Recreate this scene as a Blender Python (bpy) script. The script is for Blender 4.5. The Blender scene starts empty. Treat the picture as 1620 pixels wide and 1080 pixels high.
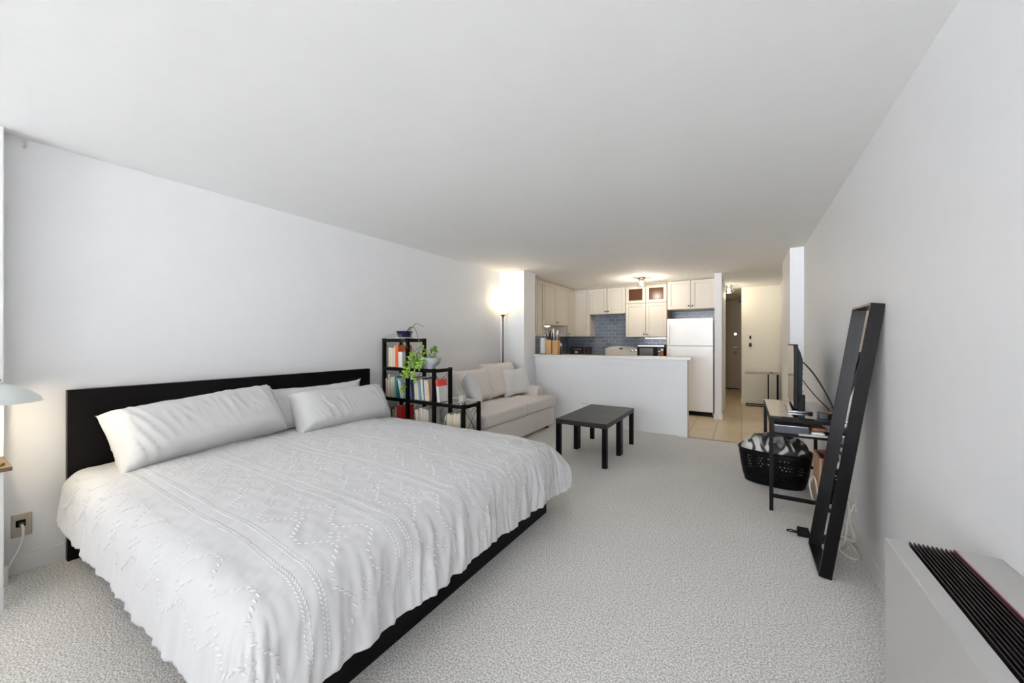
import bpy, bmesh, math, random
from mathutils import Vector, Matrix, noise
R = math.radians
sc = bpy.context.scene
col = sc.collection
random.seed(7)

# ------------------------------------------------------------------ camera, world, light, exposure
H = 1.285
cam_d = bpy.data.cameras.new('camera'); cam = bpy.data.objects.new('camera', cam_d); col.objects.link(cam)
cam_d.sensor_width = 36.0; cam_d.lens = 593.0 / 1620 * 36.0; cam_d.clip_start = 0.02
cam.location = (0, 0, H); cam.rotation_euler = (R(90), 0, math.atan(367 / 593.0))
sc.camera = cam
w = bpy.data.worlds.new('world'); sc.world = w; w.use_nodes = True
bg = w.node_tree.nodes['Background']; bg.inputs[0].default_value = (0.90, 0.955, 1.0, 1); bg.inputs[1].default_value = 28.0
# added glow below the horizon brightens the ceiling, softer overcast sky above
_n = w.node_tree.nodes; _l = w.node_tree.links
_tc = _n.new('ShaderNodeTexCoord'); _sx = _n.new('ShaderNodeSeparateXYZ'); _cr = _n.new('ShaderNodeValToRGB'); _mr = _n.new('ShaderNodeMapRange')
_l.new(_tc.outputs['Generated'], _sx.inputs[0]); _l.new(_sx.outputs[2], _mr.inputs[0]); _mr.inputs[1].default_value = -.20; _mr.inputs[2].default_value = .08
_l.new(_mr.outputs[0], _cr.inputs[0]); _cr.color_ramp.elements[0].color = (1.86, 1.94, 2.00, 1); _cr.color_ramp.elements[1].color = (.50, .54, .61, 1)
_l.new(_cr.outputs[0], bg.inputs[0])
sc.view_settings.view_transform = 'Standard'; sc.view_settings.look = 'None'
sc.view_settings.gamma = 1.0; sc.view_settings.use_curve_mapping = False
sc.view_settings.exposure = 0.47
sc.cycles.max_bounces = 14; sc.cycles.diffuse_bounces = 10; sc.cycles.glossy_bounces = 6; sc.cycles.transmission_bounces = 8

XL, XR, ZC = -3.43, 0.61, 2.42      # left wall, right wall, ceiling
YB = -9.50                           # window wall behind the camera

def lamp(name, kind, loc, energy, color, **kw):
    d = bpy.data.lights.new(name, kind); d.energy = energy; d.color = color
    for k, v in kw.items(): setattr(d, k, v)
    o = bpy.data.objects.new(name, d); col.objects.link(o); o.location = loc
    return o
# daylight portal in the window opening behind the camera
pl = lamp('window_daylight', 'AREA', (-1.375, YB + 0.02, 1.21), 1, (1, 1, 1), shape='RECTANGLE', size=3.65, size_y=2.22)
pl.rotation_euler = (R(90), 0, 0); pl.data.cycles.is_portal = True

# ------------------------------------------------------------------ materials
MT = {}
def mat(name, color, rough=0.6, metal=0.0, noise_amt=0.0, noise_scale=8.0, bump=0.0, bump_scale=200.0, bump_dist=0.002, spec=0.5,
        emit=None, emit_s=0.0, trans=0.0, coat=0.0, sheen=0.0, stretch=None, ior=1.45, alpha=1.0):
    if name in MT: return MT[name]
    m = bpy.data.materials.new(name); m.use_nodes = True; MT[name] = m
    nt = m.node_tree; N = nt.nodes; L = nt.links; p = N['Principled BSDF']
    p.inputs['Base Color'].default_value = (*color, 1); p.inputs['Roughness'].default_value = rough
    p.inputs['Metallic'].default_value = metal; p.inputs['Specular IOR Level'].default_value = spec
    p.inputs['Transmission Weight'].default_value = trans; p.inputs['Coat Weight'].default_value = coat
    p.inputs['Sheen Weight'].default_value = sheen; p.inputs['IOR'].default_value = ior
    if emit: p.inputs['Emission Color'].default_value = (*emit, 1); p.inputs['Emission Strength'].default_value = emit_s
    tc = N.new('ShaderNodeTexCoord'); mp = N.new('ShaderNodeMapping'); L.new(tc.outputs['Object'], mp.inputs[0])
    if stretch: mp.inputs['Scale'].default_value = stretch
    n = N.new('ShaderNodeTexNoise'); n.inputs['Scale'].default_value = noise_scale; n.inputs['Detail'].default_value = 4
    L.new(mp.outputs[0], n.inputs['Vector'])
    mx = N.new('ShaderNodeMix'); mx.data_type = 'RGBA'; mx.inputs[0].default_value = 0
    a = max(noise_amt, 0.02)
    mx.inputs[6].default_value = (*[c * (1 - a) for c in color], 1); mx.inputs[7].default_value = (*[min(1, c * (1 + a)) for c in color], 1)
    L.new(n.outputs['Fac'], mx.inputs[0]); L.new(mx.outputs[2], p.inputs['Base Color'])
    if bump > 0:
        b = N.new('ShaderNodeBump'); b.inputs['Strength'].default_value = bump; b.inputs['Distance'].default_value = bump_dist
        n2 = N.new('ShaderNodeTexNoise'); n2.inputs['Scale'].default_value = bump_scale; n2.inputs['Detail'].default_value = 3
        L.new(mp.outputs[0], n2.inputs['Vector']); L.new(n2.outputs['Fac'], b.inputs['Height']); L.new(b.outputs[0], p.inputs['Normal'])
    return m

def carpet_mat():
    m = mat('carpet', (0.80, 0.775, 0.745), 0.95, noise_amt=0.10, noise_scale=3.0, spec=0.1)
    nt = m.node_tree; N = nt.nodes; L = nt.links; p = N['Principled BSDF']
    tc = N.new('ShaderNodeTexCoord')
    v = N.new('ShaderNodeTexVoronoi'); v.inputs['Scale'].default_value = 150; v.inputs['Randomness'].default_value = 1
    n = N.new('ShaderNodeTexNoise'); n.inputs['Scale'].default_value = 110; n.inputs['Detail'].default_value = 6; n.inputs['Roughness'].default_value = 0.7
    L.new(tc.outputs['Object'], v.inputs['Vector']); L.new(tc.outputs['Object'], n.inputs['Vector'])
    ma = N.new('ShaderNodeMath'); ma.operation = 'SUBTRACT'; L.new(n.outputs['Fac'], ma.inputs[0])
    ms = N.new('ShaderNodeMath'); ms.operation = 'MULTIPLY'; ms.inputs[1].default_value = 0.8; L.new(v.outputs['Distance'], ms.inputs[0]); L.new(ms.outputs[0], ma.inputs[1])
    b = N.new('ShaderNodeBump'); b.inputs['Strength'].default_value = 0.9; b.inputs['Distance'].default_value = 0.005
    L.new(ma.outputs[0], b.inputs['Height']); L.new(b.outputs[0], p.inputs['Normal'])
    # yarn colour flecks
    n3 = N.new('ShaderNodeTexNoise'); n3.inputs['Scale'].default_value = 130; n3.inputs['Detail'].default_value = 3
    L.new(tc.outputs['Object'], n3.inputs['Vector'])
    cr = N.new('ShaderNodeValToRGB'); cr.color_ramp.elements[0].position = 0.36; cr.color_ramp.elements[0].color = (0.42, 0.405, 0.385, 1)
    cr.color_ramp.elements[1].position = 0.60; cr.color_ramp.elements[1].color = (1.0, 0.98, 0.95, 1)
    L.new(n3.outputs['Fac'], cr.inputs[0])
    old = p.inputs['Base Color'].links[0].from_socket
    mx = N.new('ShaderNodeMix'); mx.data_type = 'RGBA'; mx.inputs[0].default_value = 0.75
    L.new(old, mx.inputs[6]); L.new(cr.outputs[0], mx.inputs[7]); L.new(mx.outputs[2], p.inputs['Base Color'])
    return m

def brick_mat(name, c1, c2, grout, bw, rh, offset, rough, rotx, mortar=0.02, bump=0.3, grain=False, loc=(0, 0, 0)):
    m = mat(name, c1, rough)
    nt = m.node_tree; N = nt.nodes; L = nt.links; p = N['Principled BSDF']
    tc = N.new('ShaderNodeTexCoord'); mp = N.new('ShaderNodeMapping'); mp.inputs['Rotation'].default_value = rotx
    mp.inputs['Location'].default_value = loc
    L.new(tc.outputs['Object'], mp.inputs[0])
    b = N.new('ShaderNodeTexBrick'); b.offset = offset; b.inputs['Scale'].default_value = 1
    b.inputs['Color1'].default_value = (*c1, 1); b.inputs['Color2'].default_value = (*c2, 1); b.inputs['Mortar'].default_value = (*grout, 1)
    b.inputs['Brick Width'].default_value = bw; b.inputs['Row Height'].default_value = rh; b.inputs['Mortar Size'].default_value = mortar
    b.inputs['Mortar Smooth'].default_value = 0.1; b.inputs['Bias'].default_value = 0
    L.new(mp.outputs[0], b.inputs['Vector']); L.new(b.outputs['Color'], p.inputs['Base Color'])
    bu = N.new('ShaderNodeBump'); bu.inputs['Strength'].default_value = bump; bu.inputs['Distance'].default_value = 0.003; bu.invert = True
    L.new(b.outputs['Fac'], bu.inputs['Height']); L.new(bu.outputs[0], p.inputs['Normal'])
    if grain:
        n = N.new('ShaderNodeTexNoise'); n.inputs['Scale'].default_value = 6; n.inputs['Detail'].default_value = 5
        mp2 = N.new('ShaderNodeMapping'); mp2.inputs['Scale'].default_value = (1, 6, 1); L.new(tc.outputs['Object'], mp2.inputs[0]); L.new(mp2.outputs[0], n.inputs['Vector'])
        mx = N.new('ShaderNodeMix'); mx.data_type = 'RGBA'; mx.blend_type = 'MULTIPLY'; mx.inputs[0].default_value = 0.35
        L.new(b.outputs['Color'], mx.inputs[6]); L.new(n.outputs['Fac'], mx.inputs[7]); L.new(mx.outputs[2], p.inputs['Base Color'])
    return m

WALL = mat('wall_paint', (0.79, 0.79, 0.80), 0.55, bump=0.06, bump_scale=120, spec=0.3)
CEIL = mat('ceiling_paint', (0.84, 0.838, 0.83), 0.8, bump=0.05, bump_scale=90, spec=0.2)
WHITE = mat('white_trim', (0.74, 0.74, 0.73), 0.45)
HALF = mat('divider_paint', (0.84, 0.845, 0.855), 0.5, bump=0.05, bump_scale=100, spec=0.3)
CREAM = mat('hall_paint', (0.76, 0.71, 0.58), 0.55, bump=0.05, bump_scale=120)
CARPET = carpet_mat()
TILE = brick_mat('floor_tile', (0.90, 0.74, 0.50), (0.86, 0.70, 0.475), (0.30, 0.25, 0.2), 0.32, 0.62, 0.0, 0.28, (0, 0, 0), 0.004, 0.2, True, loc=(0.03, 0.02, 0))
SPLASH = brick_mat('blue_glass_tile', (0.13, 0.16, 0.22), (0.205, 0.24, 0.30), (0.36, 0.38, 0.42), 0.15, 0.074, 0.5, 0.12, (R(90), 0, 0), 0.004, 0.4)
SPLASHL = brick_mat('blue_glass_tile_left', (0.13, 0.16, 0.22), (0.19, 0.22, 0.28), (0.36, 0.38, 0.42), 0.15, 0.074, 0.5, 0.12, (R(90), 0, R(90)), 0.004, 0.4)
BLACKBR = mat('black_brown_wood', (0.005, 0.0038, 0.004), 0.36, noise_amt=0.4, noise_scale=12, stretch=(1, 1, 8), spec=0.18)
BLACKTOP = mat('black_brown_top', (0.014, 0.012, 0.012), 0.42, noise_amt=0.35, noise_scale=20, stretch=(8, 1, 1), spec=0.5)
BLKMET = mat('black_metal', (0.005, 0.0045, 0.005), 0.45, spec=0.18)
BLKPL = mat('black_plastic', (0.005, 0.005, 0.0055), 0.42, spec=0.15)
DKGREY = mat('dark_grey_plastic', (0.05, 0.055, 0.065), 0.4)
BLKGLASS = mat('black_glass', (0.012, 0.012, 0.013), 0.03, spec=0.9, coat=1.0)
LINEN = mat('white_cotton', (0.66, 0.66, 0.67), 0.85, bump=0.12, bump_scale=600, bump_dist=0.001, sheen=0.2, spec=0.2)
TUFT = mat('white_tuft_yarn', (0.74, 0.74, 0.745), 0.9, spec=0.1)
PILLOW = mat('white_pillowcase', (0.68, 0.675, 0.67), 0.8, bump=0.1, bump_scale=500, bump_dist=0.001, spec=0.2)
SOFA = mat('greige_upholstery', (0.76, 0.715, 0.68), 0.9, noise_amt=0.12, noise_scale=160, bump=0.5, bump_scale=350, bump_dist=0.002, spec=0.15, sheen=0.1)
THROWP = mat('pale_grey_cushion', (0.74, 0.735, 0.73), 0.9, noise_amt=0.1, noise_scale=150, bump=0.4, bump_scale=350, bump_dist=0.002, spec=0.15)
CAB = mat('cream_cabinet', (0.58, 0.54, 0.475), 0.4)
KNOB = mat('bronze_knob', (0.12, 0.09, 0.07), 0.35, metal=0.9)
CHROME = mat('chrome', (0.75, 0.74, 0.73), 0.12, metal=1.0)
BRASS = mat('brass', (0.32, 0.22, 0.11), 0.3, metal=1.0)
APPL = mat('appliance_white', (0.92, 0.92, 0.925), 0.3, spec=0.5)
BISQ = mat('bisque_enamel', (0.66, 0.62, 0.55), 0.3)
STEEL = mat('stainless', (0.42, 0.41, 0.40), 0.32, metal=0.9)
COUNTER = mat('pale_quartz', (0.82, 0.81, 0.78), 0.25, noise_amt=0.08, noise_scale=60)
GREYMET = mat('grey_enamel', (0.50, 0.49, 0.48), 0.42, metal=0.15, noise_amt=0.03)
MIRROR = mat('mirror_glass', (0.9, 0.9, 0.9), 0.01, metal=1.0)
WOOD = mat('pale_wood', (0.56, 0.33, 0.14), 0.5, noise_amt=0.2, noise_scale=8, stretch=(8, 8, 1))
WALNUT = mat('walnut_top', (0.16, 0.10, 0.06), 0.4, noise_amt=0.3, noise_scale=8, stretch=(1, 6, 1))
GLASS = mat('clear_glass', (1, 1, 1), 0.02, trans=1.0, ior=1.45)
WAX = mat('white_wax', (0.85, 0.83, 0.78), 0.5)
CORDW = mat('white_cord', (0.72, 0.69, 0.62), 0.5)
CORDB = mat('black_cord', (0.015, 0.014, 0.014), 0.5)
LEAF = mat('bright_leaf', (0.34, 0.56, 0.06), 0.4, noise_amt=0.35, noise_scale=14)
LEAFD = mat('dark_leaf', (0.13, 0.30, 0.04), 0.4, noise_amt=0.35, noise_scale=14)
STEM = mat('dry_stem', (0.18, 0.15, 0.08), 0.8)
POTBLUE = mat('indigo_glaze', (0.015, 0.015, 0.07), 0.15, coat=0.5)
POTGREY = mat('grey_glaze', (0.56, 0.58, 0.61), 0.3, noise_amt=0.15, noise_scale=10)
SOIL = mat('soil', (0.10, 0.065, 0.04), 0.95)
PAGES = mat('book_pages', (0.66, 0.60, 0.47), 0.9, noise_amt=0.12, noise_scale=90, stretch=(8, 1, 1))
BROWNGL = mat('amber_cabinet_glass', (0.08, 0.028, 0.012), 0.25, spec=.25)
DARKINT = mat('dark_red_wood', (0.10, 0.035, 0.03), 0.5)
SHADE_ON = mat('lit_frosted_bowl', (0.9, 0.85, 0.7), 0.5, emit=(1.0, 0.84, 0.52), emit_s=.95)
BULB = mat('lit_bulb', (1, 0.95, 0.8), 0.5, emit=(1.0, 0.86, 0.58), emit_s=12.0)
OPAL = mat('white_enamel_shade', (0.74, 0.78, 0.75), 0.3)
TAN = mat('hall_door_paint', (0.40, 0.33, 0.26), 0.5)
PLATE = mat('beige_wall_plate', (0.45, 0.39, 0.31), 0.4)

def bookmat(c): return mat('book_%02d%02d%02d' % tuple(int(x * 99) for x in c), c, 0.55, noise_amt=0.08, noise_scale=30)

# ------------------------------------------------------------------ helpers
class MB:
    def __init__(s): s.bm = bmesh.new()
    def _add(s, verts, M=None):
        if M is not None: bmesh.ops.transform(s.bm, matrix=M, verts=verts)
    def box(s, x0, x1, y0, y1, z0, z1, bev=0.0, seg=2, M=None):
        r = bmesh.ops.create_cube(s.bm, size=1.0); vs = r['verts']
        for v in vs:
            v.co = Vector(((x0 + x1) / 2 + v.co.x * (x1 - x0), (y0 + y1) / 2 + v.co.y * (y1 - y0), (z0 + z1) / 2 + v.co.z * (z1 - z0)))
        if bev > 0:
            es = list({e for v in vs for e in v.link_edges})
            fs0 = set(s.bm.faces)
            rb = bmesh.ops.bevel(s.bm, geom=es, offset=bev, segments=seg, affect='EDGES', profile=0.5)
            vs = list({v for f in rb['faces'] for v in f.verts} | {v for v in vs if v.is_valid})
        s._add(vs, M); return s
    def lathe(s, prof, c=(0, 0, 0), n=32, M=None, sx=1, sy=1):
        rings = []
        for (r, z) in prof:
            if r < 1e-5: rings.append([s.bm.verts.new((c[0], c[1], c[2] + z))])
            else: rings.append([s.bm.verts.new((c[0] + sx * r * math.cos(2 * math.pi * i / n), c[1] + sy * r * math.sin(2 * math.pi * i / n), c[2] + z)) for i in range(n)])
        for a, b in zip(rings, rings[1:]):
            for i in range(n):
                j = (i + 1) % n
                if len(a) == 1 and len(b) == 1: continue
                if len(a) == 1: f = [a[0], b[j], b[i]]
                elif len(b) == 1: f = [a[i], a[j], b[0]]
                else: f = [a[i], a[j], b[j], b[i]]
                s.bm.faces.new(f)
        s._add([v for r_ in rings for v in r_], M); return s
    def cyl(s, c, r, h, n=24, r2=None, M=None, bev=0.0):
        r2 = r if r2 is None else r2
        return s.lathe([(0, 0), (r, 0), (r2, h), (0, h)], c, n, M)
    def tube(s, pts, r, n=8, close=False, r_end=None):
        pts = [Vector(p) for p in pts]; rings = []; prev = None
        for i, p in enumerate(pts):
            t = (pts[min(i + 1, len(pts) - 1)] - pts[max(i - 1, 0)]).normalized()
            if prev is None:
                a = Vector((0, 0, 1)) if abs(t.z) < 0.9 else Vector((1, 0, 0)); u = t.cross(a).normalized()
            else: u = (prev - t * prev.dot(t)).normalized()
            prev = u; v = t.cross(u)
            rr = r if r_end is None else r + (r_end - r) * i / (len(pts) - 1)
            rings.append([s.bm.verts.new(p + (u * math.cos(2 * math.pi * k / n) + v * math.sin(2 * math.pi * k / n)) * rr) for k in range(n)])
        for a, b in zip(rings, rings[1:]):
            for k in range(n): s.bm.faces.new([a[k], a[(k + 1) % n], b[(k + 1) % n], b[k]])
        s.bm.faces.new(rings[0][::-1]); s.bm.faces.new(rings[-1]); return s
    def bar(s, a, b, wd, ht=None):
        a = Vector(a); b = Vector(b); d = b - a; ht = ht or wd
        q = d.to_track_quat('Z', 'Y').to_matrix().to_4x4(); M = Matrix.Translation((a + b) / 2) @ q
        return s.box(-wd / 2, wd / 2, -ht / 2, ht / 2, -d.length / 2, d.length / 2, M=M)
    def poly(s, pts, ext):
        ext = Vector(ext); a = [s.bm.verts.new(p) for p in pts]; b = [s.bm.verts.new(Vector(p) + ext) for p in pts]; n = len(pts)
        s.bm.faces.new(a[::-1]); s.bm.faces.new(b)
        for i in range(n): s.bm.faces.new([a[i], a[(i + 1) % n], b[(i + 1) % n], b[i]])
        return s
    def grid(s, f, nu, nv, flip=False, wrap=False):
        g = [[s.bm.verts.new(f(i / nu, j / nv)) for j in range(nv + 1)] for i in range(nu + (0 if wrap else 1))]
        for i in range(nu):
            for j in range(nv):
                q = [g[i][j], g[(i + 1) % len(g)][j], g[(i + 1) % len(g)][j + 1], g[i][j + 1]]
                s.bm.faces.new(q[::-1] if flip else q)
        return s

def basis(o):
    M = Matrix.Translation(o.location) @ o.rotation_euler.to_matrix().to_4x4()
    return (basis(o.parent) @ M) if o.parent else M
def obj(name, mb, m, parent=None, smooth=False, local=False, sub=0, bevel=0.0, angle=None, world_origin=None):
    me = bpy.data.meshes.new(name)
    bm = mb.bm
    bmesh.ops.remove_doubles(bm, verts=bm.verts, dist=1e-5)
    bmesh.ops.recalc_face_normals(bm, faces=bm.faces)
    if smooth:
        for f in bm.faces: f.smooth = True
        if angle:
            for e in bm.edges:
                if len(e.link_faces) == 2 and e.calc_face_angle(0) > R(angle): e.smooth = False
    bm.to_mesh(me); bm.free(); me.materials.append(m)
    o = bpy.data.objects.new(name, me); col.objects.link(o)
    if parent:
        o.parent = parent
        if not local: me.transform(basis(parent).inverted())
    elif world_origin is not None:
        me.transform(Matrix.Translation(-Vector(world_origin))); o.location = world_origin
    if sub:
        md = o.modifiers.new('sub', 'SUBSURF'); md.levels = sub; md.render_levels = sub
    if bevel:
        md = o.modifiers.new('bev', 'BEVEL'); md.width = bevel; md.segments = 2; md.limit_method = 'ANGLE'
    return o
def tag(o, label, cat, group=None):
    o['label'] = label; o['category'] = cat
    if group: o['group'] = group
    return o
def thing(name, label, cat, loc, rz=0, group=None):
    o = bpy.data.objects.new(name, None); o.empty_display_size = 0.1; col.objects.link(o)
    o.location = loc; o.rotation_euler = (0, 0, rz); return tag(o, label, cat, group)
def struct(name, mb, m, **k):
    o = obj(name, mb, m, **k); o['kind'] = 'structure'; return o
def B(*a, **k): return MB().box(*a, **k)

# ------------------------------------------------------------------ room shell
YH = 5.53                      # living side of the half wall
struct('floor', B(XL - .1, XR + .1, YB - .1, YH, -.12, 0), CARPET)
struct('floor_tiled', B(XL - .1, 1.0, YH, 12.2, -.12, -.004), TILE)
struct('ceiling', B(XL - .1, 1.0, YB - .1, 12.2, ZC, ZC + .1), CEIL)
struct('wall_left', B(XL - .1, XL, YB, 7.96, 0, ZC), WALL)
struct('wall_right', B(XR, XR + .1, YB, 12.2, 0, ZC), WALL)
struct('wall_pillar_left', B(XL, -3.325, -.9, .272, 0, ZC, bev=.004), WALL)
struct('wall_column_left', B(XL, -2.975, 5.17, YH + .02, 0, ZC, bev=.003), WALL)
struct('wall_column_right', B(.474, XR, 5.65, 6.68, -.004, ZC, bev=.003), WALL)
mb = MB()
mb.box(XL - .1, XR + .1, YB - .1, YB, 0, .1); mb.box(XL - .1, XR + .1, YB - .1, YB, 2.32, ZC)
mb.box(XL - .1, -3.20, YB - .1, YB, .1, 2.32); mb.box(.45, XR + .1, YB - .1, YB, .1, 2.32)
struct('wall_back', mb, WALL)
mb = MB()
for x in (-3.20, -2.0, -0.80, .40): mb.box(x, x + .05, YB - .08, YB - .03, .1, 2.32)
mb.box(-3.20, .45, YB - .08, YB - .03, .1, .15); mb.box(-3.20, .45, YB - .08, YB - .03, 2.27, 2.32)
struct('window_1', mb, WHITE)
struct('wall_kitchen', B(XL, -.31, 7.95, 8.05, -.004, ZC), WALL)
struct('wall_fridge_side', B(-.418, -.312, 7.09, 8.6, -.004, ZC, bev=.004), WALL)
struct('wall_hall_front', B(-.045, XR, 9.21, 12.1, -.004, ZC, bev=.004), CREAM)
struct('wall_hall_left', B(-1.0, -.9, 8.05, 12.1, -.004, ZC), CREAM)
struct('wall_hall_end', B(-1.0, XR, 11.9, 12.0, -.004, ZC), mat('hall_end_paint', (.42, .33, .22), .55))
struct('daylight_blocker_low', B(XL, -.75, -1.72, -1.60, 0, 1.10, bev=.004), WALL)  # unseen low slab, added to block daylight on the near side of the bed
# half wall with its end post
mb = MB(); mb.box(-2.975, -.66, YH + .02, YH + .12, -.004, 1.03)
struct('wall_half', mb, HALF)
mb = MB(); mb.box(-.76, -.645, YH - .03, YH + .13, 0, 1.03, bev=.002)
mb.box(-2.975, -.76, YH, YH + .02, .93, 1.03, bev=.002)
struct('trim_half_wall', mb, HALF)
# entry door in the hall
mb = MB(); mb.box(-.86, -.80, 11.86, 11.9, 0, 2.38); mb.box(-.12, -.06, 11.86, 11.9, 0, 2.38); mb.box(-.86, -.06, 11.86, 11.9, 2.34, 2.39)
struct('trim_entry_door', mb, mat('door_frame_tan', (.46, .37, .26), .5))
d = struct('door_1', B(-.80, -.12, 11.865, 11.895, 0.01, 2.34, bev=.003), TAN)
mb = MB(); mb.lathe([(0, -.02), (.03, -.02), (.03, 0), (0, 0)], n=20, M=Matrix.Translation((-.20, 11.86, 1.49)) @ Matrix.Rotation(R(90), 4, 'X'))
obj('deadbolt', mb, CHROME, d, smooth=True, angle=30)
mb = MB(); mb.box(-.24, -.12, 11.83, 11.86, 1.09, 1.15, bev=.006); obj('latch', mb, KNOB, d)
mb = MB(); mb.lathe([(0, -.02), (.028, -.01), (.032, .02), (.02, .045), (0, .05)], n=20, M=Matrix.Translation((-.2, 11.845, .985)) @ Matrix.Rotation(R(90), 4, 'X'))
obj('door_handle', mb, CHROME, d, smooth=True)
mb = MB(); mb.box(-.80, -.12, 11.8, 11.9, -.004, .008, bev=.002); struct('trim_threshold', mb, BLACKBR)
# baseboards
struct('baseboard_left', B(XL, XL + .013, .272, 5.17, 0, .095, bev=.003), WHITE)
struct('baseboard_right', B(XR - .013, XR, YB, 5.65, 0, .085, bev=.003), WHITE)
struct('baseboard_pillar', B(-3.325, -3.312, -.9, .285, 0, .10, bev=.004), WHITE)
struct('baseboard_hall', B(-.058, XR, 9.198, 9.21, -.004, .09, bev=.003), CREAM)
struct('baseboard_fridge_wall', B(-.43, -.30, 7.078, 7.09, -.004, .09, bev=.003), WHITE)
struct('trim_floor_edge', B(-.645, .61, YH - .018, YH + .008, -.002, .006, bev=.002), mat('brass_edge', (.35, .28, .18), .4, metal=.6))

# bar counter on the half wall
t = thing('bar_counter', 'long pale bar counter slab capping the low white divider wall', 'counter', (-1.8, YH + .1, 1.03))
obj('worktop', B(-3.04, -.60, YH - .045, YH + .32, 1.032, 1.07, bev=.006), COUNTER, t)

# ------------------------------------------------------------------ cabinets
def door_mb(x0, x1, z0, z1, rail=.058, glass=False):
    mb = MB()
    for a in ((x0, x0 + rail, z0, z1), (x1 - rail, x1, z0, z1), (x0 + rail, x1 - rail, z0, z0 + rail), (x0 + rail, x1 - rail, z1 - rail, z1)):
        mb.box(a[0], a[1], -.02, 0, a[2], a[3], bev=.0025, seg=1)
    if not glass: mb.box(x0 + rail - .002, x1 - rail + .002, -.006, -.001, z0 + rail - .002, z1 - rail + .002)
    return mb
def cabinet(label, loc, rz, wd, depth, z0, z1, doors, group='upper cabinets', m=CAB, name='wall_cabinet'):
    """doors: list of (x0,x1,z0,z1,knob_x_side or None, glass)"""
    t = thing(name, label, 'cabinet', (loc[0], loc[1], z0), rz, group)
    h = z1 - z0
    obj('body', B(.001, wd - .001, .012, depth, 0, h, bev=.001, seg=1), m, t, local=True)
    for (a, b, c, d_, k, g) in doors:
        D = obj('door', door_mb(a + .0045, b - .0045, c - z0 + .004, d_ - z0 - .004, glass=g), m, t, local=True)
        if g:
            obj('glass_pane', B(a + .055, b - .055, -.008, -.003, c - z0 + .055, d_ - z0 - .055), BROWNGL, D, local=True)
        if k is not None:
            kx = (b - .03) if k > 0 else (a + .03)
            mb = MB(); mb.lathe([(0, 0), (.006, .001), (.006, .012), (.014, .018), (.014, .026), (0, .03)], n=14,
                                M=Matrix.Translation((kx, -.02, c - z0 + .055)) @ Matrix.Rotation(R(90), 4, 'X'))
            obj('knob', mb, KNOB, D, smooth=True, local=True)
    return t
BY = 7.62; CD = .328
cabinet('narrow tall cream wall cabinet in the kitchen corner left of the range', (-3.13, BY), 0, .35, CD, 1.39, 2.385, [(.01, .28, 1.39, 2.385, None, False)])
cabinet('short cream two-door wall cabinet above the blue tiles over the range', (-2.778, BY), 0, .754, CD, 1.85, 2.385, [(0, .377, 1.85, 2.385, 1, False), (.377, .754, 1.85, 2.385, -1, False)])
cabinet('tall cream wall cabinet with two small amber glass doors on top', (-2.022, BY), 0, .778, CD, 1.372, 2.385,
        [(0, .389, 1.372, 2.035, 1, False), (.389, .778, 1.372, 2.035, -1, False), (0, .389, 2.035, 2.385, None, True), (.389, .778, 2.035, 2.385, None, True)])
cabinet('cream two-door wall cabinet directly above the white refrigerator', (-1.205, 7.42), 0, .78, .528, 1.87, 2.39, [(0, .39, 1.87, 2.39, 1, False), (.39, .78, 1.87, 2.39, -1, False)])
LX = -3.13; LD = .298
cabinet('tall cream wall cabinet on the left kitchen wall next to the white column', (LX, 5.62), R(90), .54, LD, 1.386, 2.385, [(0, .27, 1.386, 2.385, None, False), (.27, .54, 1.386, 2.385, 1, False)])
cabinet('raised cream two-door wall cabinet above the knife block on left kitchen wall', (LX, 6.162), R(90), 1.066, LD, 1.6, 2.385, [(0, .515, 1.6, 2.385, 1, False), (.515, 1.066, 1.6, 2.385, -1, False)])
cabinet('tall single-door cream wall cabinet at the inner corner of left kitchen wall', (LX, 7.23), R(90), .385, LD, 1.39, 2.385, [(0, .385, 1.39, 2.385, -1, False)])
struct('trim_cabinet_crown', MB().box(-3.13, -1.205, BY - .012, BY + .3, 2.387, 2.42).box(XL, -3.118, 5.62, BY, 2.387, 2.42).box(-1.205, -.42, 7.40, 7.9, 2.392, 2.42), mat('crown_taupe', (.42, .38, .33), .5))
struct('trim_fridge_panel', B(-1.222, -1.207, 7.40, 7.95, -.004, 2.385, bev=.002), mat('cherry_edge', (.30, .20, .15), .5))
# tiled splashback
struct('wall_splashback', B(-3.42, -.42, 7.935, 7.949, .9, 2.0), SPLASH)
struct('wall_splashback_left', B(-3.429, -3.416, 5.62, 7.93, .9, 1.39), SPLASHL)
# base units and worktops
base = []
for (lab, x0, x1) in (('cream base cabinet left of the range under the dark worktop', -3.10, -2.56), ('cream base cabinet between the range and the refrigerator', -1.79, -1.24)):
    cabinet(lab, (x0, 7.35), 0, x1 - x0, .58, -.004, .87, [(0, (x1 - x0), .1, .70, 1, False), (0, (x1 - x0), .71, .86, None, False)], 'base cabinets', name='base_cabinet')
cabinet('long cream base cabinet along the left kitchen wall', (-2.84, 5.70), R(90), 1.62, .575, -.004, .87, [(0, .4, .1, .86, 1, False), (.4, .8, .1, .86, -1, False), (.8, 1.2, .1, .86, 1, False), (1.2, 1.6, .1, .86, -1, False)], 'base cabinets', name='base_cabinet')
t = thing('kitchen_worktop', 'pale worktop wrapping the left kitchen corner behind the divider', 'counter', (-3.1, 7.0, .87))
obj('worktop', MB().box(-3.415, -2.80, 5.69, 7.32, .872, .91, bev=.003).box(-3.415, -2.56, 7.321, 7.934, .872, .91, bev=.003), COUNTER, t)
t = thing('kitchen_worktop', 'short pale worktop under the microwave beside the refrigerator', 'counter', (-1.5, 7.6, .87))
obj('worktop', B(-1.79, -1.235, 7.32, 7.934, .872, .91, bev=.003), COUNTER, t)

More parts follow.
